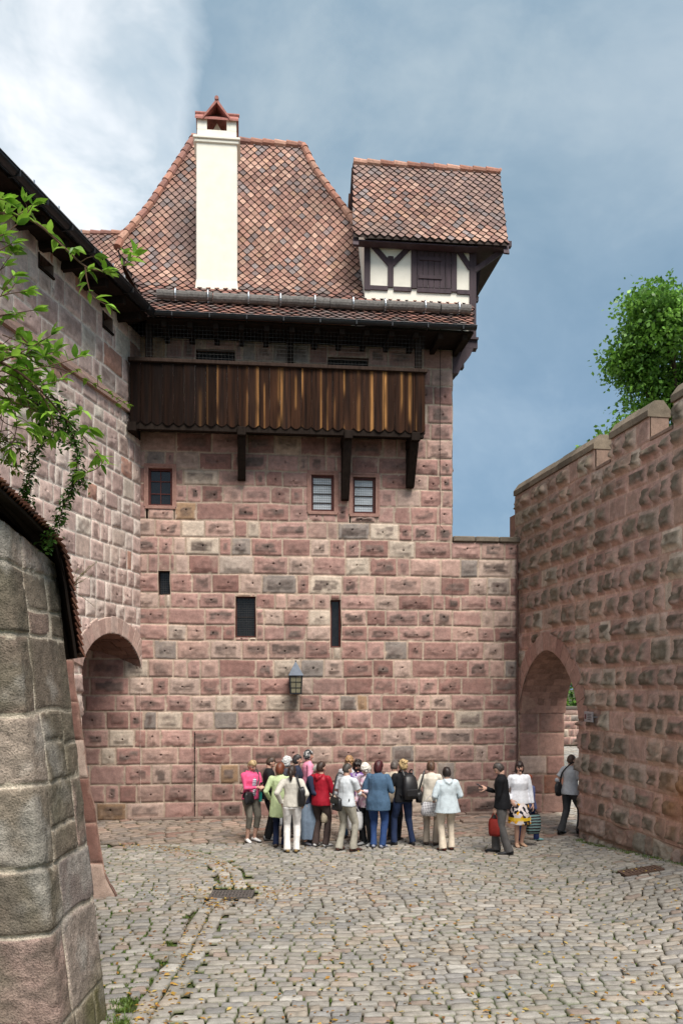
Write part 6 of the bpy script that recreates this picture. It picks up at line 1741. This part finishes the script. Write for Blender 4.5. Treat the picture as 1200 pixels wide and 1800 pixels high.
p = person('grey5', 'grey haired person in a dark jacket half hidden behind the woman with the ponytail', 503, 1472, 1.70, 60, dict(col=(.06, .06, .075)), TR(BLK), dict(st='perm', col=(.46, .46, .45)), group=GU)
p = person('dark5', 'dark haired person in navy half hidden beside the grey haired visitor', 521, 1468, 1.73, 80, dict(col=(.03, .035, .06)), TR(BLK), dict(st='short', col=(.035, .03, .03)), male=True, group=GU)
p = person('scarf', 'tall woman in a pink blouse with a black and white patterned headscarf', 541, 1463, 1.80, 75, dict(col=(.80, .30, .43), name='blouse'), TR((.05, .05, .06)), dict(st='scarf', col=(.03, .03, .03)), group=GU, pitch=0, skin=.92)
p = person('bend', 'grey haired person in a navy jacket and long blue grey skirt bending forward', 541, 1486, 1.70, 118, dict(col=(.025, .03, .06)), dict(kind='skirt', col=(.17, .22, .29), hem=.12, flare=.20), dict(st='short', col=(.40, .38, .35)), (.1, .1, .12), 1.02, .34, .55, 0, (-.1, .45, 1.0), (.1, .45, 1.0), group=GU)
carrier(p, (.05, .42, .80), (.18, .12, .32), 'small beige cloth bag between the ponytailed woman and the woman in the red jacket', cloth((.45, .38, .28)))
p = person('red', 'woman in a dark red hooded rain jacket and brown trousers, seen from behind', 563, 1490, 1.70, 32, dict(col=(.33, .012, .026), hood=True, hem=.83, ease=1.06, rough=.5), TR((.072, .05, .045), flare=.08), dict(st='short', col=(.035, .018, .012)), WHITE, 1.06, 0, .05, .3, (-.1, .30, 1.08), (.16, .30, 1.05), feet=((-.10, -.02), (.10, .05)), group=GU)
p = person('curl9', 'person with curly light brown hair behind the man in the white shirt', 614, 1474, 1.72, 185, dict(col=(.45, .45, .47)), TR((.10, .18, .30)), dict(st='perm', col=(.30, .17, .08)), group=GU, skin=.95)
p = person('shirt10', 'man in a short sleeved white shirt and beige trousers, seen from behind', 608, 1498, 1.71, 42, dict(col=(.60, .63, .66), sleeve=.5, hem=.88, name='shirt'), TR((.37, .345, .285), flare=.08), dict(st='crop', col=(.05, .042, .036)), (.07, .03, .022), 1.08, .02, .15, .3, (-.16, .22, 1.02), (.14, .36, 1.05), feet=((-.13, -.06), (.12, .08)), male=True, group=GU)
shoulder_bag(p, (-.05, -.21, .93), (.30, .13, .26), 'black camera bag hanging at the hip of the man in the white shirt', M['leather'], [(-.17, -.20, 1.02), (-.17, -.15, 1.25), (-.15, -.06, 1.50), (-.10, .10, 1.42), (.06, .16, 1.2), (.16, -.10, 1.0)], -.25)
p = person('purple', 'woman in a purple patterned shirt with dark curly hair facing the viewer', 629, 1482, 1.68, 188, dict(col=(.2, .1, .3), pat='plaid', hem=.62, name='shirt'), TR(BLK), dict(st='curly', col=(.018, .012, .010)), WHITE, 1.06, 0, .02, -.15, (-.12, .28, 1.12), (.12, .28, 1.08), group=GU)
p = person('white12', 'elderly white haired woman in a pink and white floral blouse looking down', 646, 1487, 1.66, 222, dict(col=(.7, .5, .6), pat='floral', hem=.78, name='blouse'), TR(BLK), dict(st='perm', col=(.60, .56, .50)), (.3, .3, .3), 1.05, .04, .5, 0, (-.12, .28, 1.15), (.14, .22, .9), group=GU)
carrier(p, handtip(p, 1, .09), (.34, .16, .50), 'white carrier bag held low beside the denim jacket woman', cloth((.74, .73, .72), None, .4), yaw=.9)
p = person('denim', 'broad woman in a blue denim jacket and jeans with dark red hair, seen from behind', 664, 1492, 1.73, 18, dict(col=(.065, .118, .19), pat='denim', hem=.74, flare=.0, ease=1.10), TR((.028, .060, .165), 'denim' and None or None) if False else TR((.028, .060, .165), pat='denim', flare=.076), dict(st='bob', col=(.050, .010, .012)), (.30, .32, .4), 1.16, .03, .25, .25, (-.22, .22, 1.05), (.22, .24, 1.10), group=GU)
p = person('beige', 'person in a beige coat and black trousers mostly hidden behind the denim jacket woman', 692, 1478, 1.66, 25, dict(col=(.50, .425, .33), hem=.82, ease=1.05, name='coat'), TR(BLK), dict(st='short', col=(.10, .08, .07)), pitch=.35, group=GU)
p = person('pack', 'woman in a black jacket and dark jeans with blond pinned up curls', 713, 1487, 1.72, -22, dict(col=BLK, hem=.86), TR((.020, .032, .075), flare=.07), dict(st='updo', col=(.36, .25, .12)), (.03, .03, .035), 1.05, .02, -.08, -.25, (-.20, .28, 1.05), (.14, .28, 1.08), feet=((-.22, .10), (.14, -.02)), toe=(30, -8), group=GU)
B = own('backpack', 'black backpack on the back of the blond woman in dark jeans', 'backpack', p['W']((.02, -.2, 1.1))); W = p['W']
m = MB(); V = []; n = 16
for z, a, b, o in ((.93, .11, .05, -.15), (.95, .145, .075, -.175), (1.08, .16, .095, -.19), (1.22, .155, .085, -.18), (1.36, .13, .06, -.155), (1.42, .08, .03, -.13)):
    for i in range(n):
        an = 2 * math.pi * i / n; cx = math.copysign(abs(math.cos(an)) ** .6, math.cos(an)); V.append(W((cx * a + .01, o + math.sin(an) * b, z)))
m.add(V, [(r * n + i, r * n + (i + 1) % n, (r + 1) * n + (i + 1) % n, (r + 1) * n + i) for r in range(5) for i in range(n)] + [tuple(range(n)), tuple(range(5 * n, 6 * n))]); m.build('bag_body', M['leather'], B, smooth=True)
for s in (-1, 1): t = MB(); t.tube([W(v) for v in smooth_path([(s * .10, -.14, 1.40), (s * .115, -.06, 1.50), (s * .12, .06, 1.47), (s * .14, .135, 1.32), (s * .17, .06, 1.1), (s * .15, -.12, 1.0)], 4)], .014, 6); t.build('strap', M['leather'], B)
t = MB(); t.box(W((.01, -.285, 1.07)), W((.12, 0, 0)) - W((0, 0, 0)), W((0, .012, 0)) - W((0, 0, 0)), (0, 0, .07), cham=.01); t.build('pocket', M['leather'], B)
p = person('ecru', 'woman in an ivory cardigan and beige trousers with short brown hair', 757, 1487, 1.70, 14, dict(col=(.66, .60, .51), hem=.80, name='cardigan'), TR((.40, .33, .26), flare=.076), dict(st='short', col=(.085, .045, .028)), (.07, .05, .04), 1.04, 0, .15, -.1, (-.20, .16, .98), (.18, .28, 1.05), group=GU)
shoulder_bag(p, (-.24, -.02, .98), (.14, .30, .26), 'black shoulder bag under the arm of the woman in the ivory cardigan', M['leather'], [(-.23, -.12, 1.1), (-.17, -.12, 1.3), (-.13, -.02, 1.5), (-.18, .1, 1.35), (-.24, .1, 1.1)], .2, False)
carrier(p, (.02, -.22, 1.02), (.36, .12, .40), 'pale checked cloth bag hanging behind the woman in the ivory cardigan', cloth((.6, .6, .6), 'check'), name='cloth_bag')
p = person('wind', 'short woman in a pale blue windbreaker and cream trousers, seen from behind', 784, 1497, 1.63, -12, dict(col=(.53, .60, .635), hood=True, hem=.78, ease=1.12, flare=.03, rough=.55, fold=.010), TR((.62, .53, .42), flare=.088), dict(st='short', col=(.022, .014, .012)), (.09, .025, .015), 1.14, .02, .1, 0, (-.22, .20, 1.02), (.24, .22, 1.02), feet=((-.08, -.02), (.13, .06)), toe=(20, -22), group=GU)
p = person('man18', 'man in a black jacket and grey trousers looking down at a white edged phone', 884, 1502, 1.76, 282, dict(col=(.010, .010, .012), hem=.84, ease=1.03), TR((.098, .092, .090), flare=.086), dict(st='crop', col=(.045, .035, .03)), (.03, .03, .032), 1.06, .03, .62, 0, (-.12, .12, .84), (.04, .29, 1.19), feet=((-.10, -.10), (.10, .14)), male=True, curl=.9, group='visitors by the right archway')
phone(p, handtip(p, 1, .12) + [0, .03, .03], 'white edged phone held by the man in the black jacket', up=(0, .9, .45))
carrier(p, handtip(p, -1, .09), (.22, .10, .44), 'red and green carrier bag hanging from the hand of the man in the black jacket', cloth((.20, .02, .015), None, .6), yaw=1.3)
p = person('skirt', 'woman in a white top and a yellow and black patterned skirt', 910, 1489, 1.70, 170, dict(col=(.78, .78, .82), hem=.86, name='pullover', collar=False, fold=.004), dict(kind='skirt', col=(.5, .4, .2), pat='skirt', hem=.46, flare=.235), dict(st='bob', col=(.022, .012, .010)), (.45, .29, .20), 1.08, 0, -.02, .12, (-.26, .06, .86), (.22, .14, .95), feet=((-.07, .0), (.05, .05)), group='visitors by the right archway', extras=('glasses',))
carrier(p, handtip(p, -1, .09), (.30, .14, .52), 'black bag with white banded pattern carried by the woman in the patterned skirt', cloth((.02, .02, .02), 'bands'), yaw=.1, mat2=M['leather'])
p = person('child', 'red haired child in blue trousers behind the woman in the skirt', 926, 1480, 1.40, 62, dict(col=(.10, .12, .25)), TR((.022, .035, .11)), dict(st='bob', col=(.20, .045, .018)), (.22, .42, .42), .95, .04, .1, 0, None, None, feet=((-.06, -.26), (.06, .26)), knee=.03, group='visitors by the right archway')
p = person('arch', 'man in a grey short sleeved shirt walking out through the right archway', 1003, 1467, 1.74, 58, dict(col=(.40, .41, .43), sleeve=.5, hem=.86, name='shirt'), TR((.045, .045, .047), flare=.085), dict(st='crop', col=(.06, .035, .025)), (.012, .012, .012), 1.08, .03, .05, .2, (-.22, .02, .92), (.20, .26, 1.0), feet=((-.09, -.22), (.09, .18)), knee=.02, male=True, group='visitors by the right archway')
shoulder_bag(p, (-.22, -.14, .93), (.10, .24, .30), 'black bag at the hip of the man walking through the right archway', M['leather'], [(-.21, -.10, 1.05), (-.10, -.15, 1.3), (.10, -.05, 1.52), (.12, .10, 1.4), (-.05, .15, 1.2), (-.20, .0, 1.05)], .2, False)
# ------------------------------------------------------------------ trees behind the right wall, hedge and wall beyond the gateway
def tree(label, base, H, crown_c, crown_r, seed, nclump, per, leafL, cols, group=None, trunk_r=.28):
    rg = random.Random(seed); nr = np.random.default_rng(seed)
    t = thing('leafy_tree', label, 'tree', tuple(base), group=group); base = np.array(base, float)
    tr = MB(); cc = np.array(crown_c, float); cr = np.array(crown_r, float)
    fork = base + (cc - base) * np.array([.75, .75, .55])
    tr.tube(smooth_path([base, base * .6 + fork * .4 + [.1, 0, 0], fork], 5), [trunk_r * (1 - .5 * i / 10) for i in range(11)], 9)
    limbs = []
    for k in range(15):
        d = nr.normal(size=3); d /= np.linalg.norm(d); d[2] = abs(d[2]) * .8 - .25; e = cc + d * cr * .62
        m = (fork + e) / 2 + nr.normal(size=3) * .35 + [0, 0, .2]; P = smooth_path([fork, m, e], 5); limbs.append(P)
        tr.tube(P, [.13 * (1 - .85 * i / (len(P) - 1)) for i in range(len(P))], 6)
        for q in range(3):
            a = P[rg.randint(4, len(P) - 2)]; f = a + nr.normal(size=3) * cr * .14; tr.tube([a, (a + f) / 2 + [0, 0, .1], f], [.04, .025, .01], 5)
    tr.build('trunk', M['bark'], t)
    V = []; C = []; F = []; n = 0
    clumps = []; blobs = [(cc, cr * .68), (cc + cr * [-.45, 0, -.62], cr * .36), (cc + cr * [0, 0, -.75], cr * .38), (cc + cr * [.4, 0, -.7], cr * .38), (cc + cr * [-.72, 0, -.2], cr * .3)]
    for q in range(13):
        d = nr.normal(size=3); d /= np.linalg.norm(d); d[2] = d[2] * .9; blobs.append((cc + d * cr * .68, cr * nr.uniform(.24, .40)))
    while len(clumps) < nclump:
        d = nr.normal(size=3); d /= np.linalg.norm(d); r = nr.uniform(.3, 1.0) ** .45
        b = blobs[rg.randrange(len(blobs))]
        clumps.append((b[0] + d * b[1] * r, nr.uniform(.16, .36)))
    for (c, s) in clumps:
        col = np.array(cols[rg.randrange(len(cols))]) * rg.uniform(.75, 1.25)
        k = per; P = c + nr.normal(size=(k, 3)) * s * np.array([1, 1, .6]); D = nr.normal(size=(k, 3)); D[:, 2] -= .35; D /= np.linalg.norm(D, axis=1)[:, None]
        U = nr.normal(size=(k, 3)) + [0, 0, 1.2]; X = np.cross(D, U); X /= np.linalg.norm(X, axis=1)[:, None]; L = leafL * nr.uniform(.6, 1.2, (k, 1)); Zn = np.cross(X, D)
        q = np.stack([P, P + D * L * .45 + X * L * .34 + Zn * L * .08, P + D * L, P + D * L * .45 - X * L * .34 + Zn * L * .08], 1).reshape(-1, 3)
        V.append(q); C.append(np.repeat(col * nr.uniform(.8, 1.2, (k, 1)), 4, 0)); F.append(np.arange(4 * k).reshape(k, 4) + n); n += 4 * k
    V = np.concatenate(V) - root_loc(t)
    link('crown', raw_mesh('crown', V, [np.concatenate(F)], np.concatenate(C)), M['leaf'], t)
    return t
GT = [(.14, .29, .04), (.18, .35, .05), (.10, .22, .035), (.22, .40, .07), (.08, .18, .03)]
c1 = pt(1180, 612, 29.0)
tree('big round crowned green tree rising behind the battlements of the right wall', (c1[0] + .6, c1[1] + .5, 0), 17, c1 + [.35, 0, .0], (2.45, 2.4, 2.5), 5, 640, 52, .17, GT)
c2 = pt(1088, 778, 27.0)
tree('low bushy tree showing through the gaps of the battlements', (c2[0] + .4, c2[1], 0), 12, c2 + [.35, 0, -.6], (1.5, 1.4, 1.3), 6, 190, 60, .19, GT, trunk_r=.2)

def beyond():
    w = Masonry('tower', 81, res=.12, depth=(.02, .06), hole=0, rough=.03, pat=(.3, 1.0)); w.lay(0, 17, 0, 1.9, .42, (.5, .95))
    ws = thing('garden_wall', 'low dark stone wall far off beyond the right archway', 'wall', (16, 45.6, 0))
    w.mesh(lambda u, v, h: np.stack([8 + u, 45.3 - h, v], 1), 'wall', M['stone'], ws)
    c = MB(); c.hexa([(8, 45.32, 0), (25, 45.32, 0), (25, 45.9, 0), (8, 45.9, 0), (8, 45.32, 1.88), (25, 45.32, 1.88), (25, 45.9, 1.88), (8, 45.9, 1.88)], (.22, .16, .13)); c.box((16.5, 45.6, 1.97), (8.55, 0, 0), (0, .37, 0), (0, 0, .07), (.16, .14, .12), .02); c.build('coping', M['stone'], ws)
    hg = thing('clipped_hedge', 'dark green hedge above the low wall beyond the right archway', 'hedge', (16, 47.2, 0))
    nr = np.random.default_rng(3); k = 14000; P = np.stack([nr.uniform(8, 25, k), nr.uniform(46.2, 48.2, k), nr.uniform(.3, 5.2, k)], 1); P[:, 2] *= .8 + .3 * fbm2(P[:, 0] * .8, P[:, 1] * .8, 4, 2)
    D = nr.normal(size=(k, 3)); D /= np.linalg.norm(D, axis=1)[:, None]; X = np.cross(D, nr.normal(size=(k, 3))); X /= np.linalg.norm(X, axis=1)[:, None]; L = nr.uniform(.12, .3, (k, 1))
    V = np.stack([P, P + D * L * .5 + X * L * .4, P + D * L, P + D * L * .5 - X * L * .4], 1).reshape(-1, 3); C = np.repeat(np.array(GT)[nr.integers(0, 5, k)] * .8, 4, 0)
    link('foliage', raw_mesh('foliage', V - root_loc(hg), [np.arange(4 * k).reshape(k, 4)], C), M['leaf'], hg)
    st = MB()
    for x in np.arange(8.5, 25, 1.1): st.tube([(x, 47.2, 0), (x + .1, 47.2, 2), (x - .1, 47.3, 3.6)], [.06, .045, .02], 6)
    st.build('stems', M['bark'], hg)
beyond()

# ------------------------------------------------------------------ sky, sun, camera
SUN_EL, SUN_AZ = R(57), R(157)        # azimuth clockwise from +Y: behind the viewer, to the right
def world():
    w = bpy.data.worlds.new('World'); scene.world = w; w.use_nodes = True; nt = w.node_tree; n = nt.nodes; ln = nt.links.new
    bg = n['Background']; bg.inputs['Strength'].default_value = .1
    sky = n.new('ShaderNodeTexSky'); sky.sky_type = 'NISHITA'; sky.sun_disc = False; sky.sun_elevation = SUN_EL; sky.sun_rotation = SUN_AZ; sky.dust_density = 2.0
    tc = n.new('ShaderNodeTexCoord'); sep = n.new('ShaderNodeSeparateXYZ'); ln(tc.outputs['Generated'], sep.inputs[0])
    def m(op, a, b=None, clamp=False):
        q = n.new('ShaderNodeMath'); q.operation = op; q.use_clamp = clamp
        for s, v in zip(q.inputs, (a, b)):
            if v is None: continue
            if isinstance(v, bpy.types.NodeSocket): ln(v, s)
            else: s.default_value = v
        return q.outputs[0]
    def noise(sc, det, ro, off=0, dist=0.0):
        mp = n.new('ShaderNodeMapping'); ln(tc.outputs['Generated'], mp.inputs[0]); mp.inputs['Scale'].default_value = (sc, sc, sc * 1.35); mp.inputs['Location'].default_value = (off, off * .7, off * .3)
        q = n.new('ShaderNodeTexNoise'); q.inputs['Scale'].default_value = 1; q.inputs['Detail'].default_value = det; q.inputs['Roughness'].default_value = ro; q.inputs['Distortion'].default_value = dist; ln(mp.outputs[0], q.inputs[0]); return q.outputs[0]
    def ramp(f, st):
        q = n.new('ShaderNodeValToRGB'); e = q.color_ramp.elements
        while len(e) > 1: e.remove(e[-1])
        for i, (p, c) in enumerate(st):
            z = e[0] if i == 0 else e.new(p); z.position = p; z.color = (tuple(c) if np.ndim(c) else (c,) * 3) + (1,)
        ln(f, q.inputs[0]); return q.outputs[0]
    def mix(a, b, f, mode='MIX'):
        q = n.new('ShaderNodeMix'); q.data_type = 'RGBA'; q.blend_type = mode
        for s, v in ((q.inputs[0], f), (q.inputs[6], a), (q.inputs[7], b)):
            if isinstance(v, bpy.types.NodeSocket): ln(v, s)
            elif np.ndim(v): s.default_value = tuple(v) + (1,)
            else: s.default_value = v
        return q.outputs[2]
    az = m('DIVIDE', sep.outputs[0], m('MAXIMUM', m('ABSOLUTE', sep.outputs[1]), .05))    # -: left of north
    n1 = noise(2.6, 6, .6, 3.1, .5); n2 = noise(7.0, 5, .6, 8.2, .3); n3 = noise(1.3, 3, .5, 1.4)
    # the storm deck: blue grey, darker low down in the right half
    deckf = m('ADD', m('MULTIPLY', n1, .65), m('MULTIPLY', n2, .35))
    K = SKYK
    deck = ramp(deckf, [(.36, (.165 * K, .265 * K, .345 * K)), (.5, (.235 * K, .335 * K, .41 * K)), (.66, (.37 * K, .46 * K, .51 * K))])
    high = ramp(sep.outputs[2], [(.10, (.66, .76, .88)), (.30, (.80, .86, .94)), (.50, (1.12, 1.08, 1.04)), (.68, (1.16, 1.12, 1.08))])
    deck = mix(deck, high, 1.0, 'MULTIPLY')
    # the bright bank of cloud to the left
    edge = m('ADD', az, m('ADD', m('MULTIPLY', m('SUBTRACT', n1, .5), .22), m('MULTIPLY', m('SUBTRACT', n2, .5), .16)))
    bank = ramp(m('ADD', edge, .5), [(.30, 1.0), (.335, 0.0)])
    bcol = ramp(m('ADD', m('MULTIPLY', n2, .5), m('MULTIPLY', n1, .5)), [(.36, (.40 * K, .51 * K, .58 * K)), (.47, (.56 * K, .64 * K, .685 * K)), (.62, (.98 * K, .99 * K, .99 * K))])
    low = ramp(sep.outputs[2], [(.28, 1.25), (.46, 1.0), (.7, .95)])
    bcol = mix(bcol, low, 1.0, 'MULTIPLY')
    col = mix(deck, bcol, bank)
    # thin veil top right
    veil = m('MULTIPLY', ramp(sep.outputs[2], [(.42, 0.0), (.60, 1.0)]), m('MULTIPLY', ramp(n3, [(.45, 0.0), (.62, 1.0)]), ramp(m('ADD', az, .5), [(.55, 0.0), (.75, .55)])))
    col = mix(col, (.62 * K, .68 * K, .71 * K), veil)
    col = mix(col, sky.outputs[0], .12)
    ln(col, bg.inputs[0])
SKYK = 3.3
world()
sun = bpy.data.lights.new('sun', 'SUN'); sun.energy = 1.45; sun.angle = R(30); sun.color = (1.0, .95, .88)
so = bpy.data.objects.new('sun', sun); COL.objects.link(so)
d = -np.array([math.sin(SUN_AZ) * math.cos(SUN_EL), math.cos(SUN_AZ) * math.cos(SUN_EL), math.sin(SUN_EL)])
so.rotation_euler = Vector(d).to_track_quat('-Z', 'Y').to_euler(); so.location = (8, -10, 30)
cam = bpy.data.cameras.new('camera'); cam.sensor_width = 36; cam.sensor_fit = 'AUTO'; cam.lens = 30; cam.shift_y = 300 / 1800; cam.clip_start = .1; cam.clip_end = 2000
co = bpy.data.objects.new('camera', cam); COL.objects.link(co); co.location = (0, 0, EYE); co.rotation_euler = (R(90), 0, 0); scene.camera = co
vs = scene.view_settings; vs.view_transform = 'Standard'; vs.look = 'None'; vs.exposure = 1.83; vs.gamma = 1.0; vs.use_curve_mapping = False
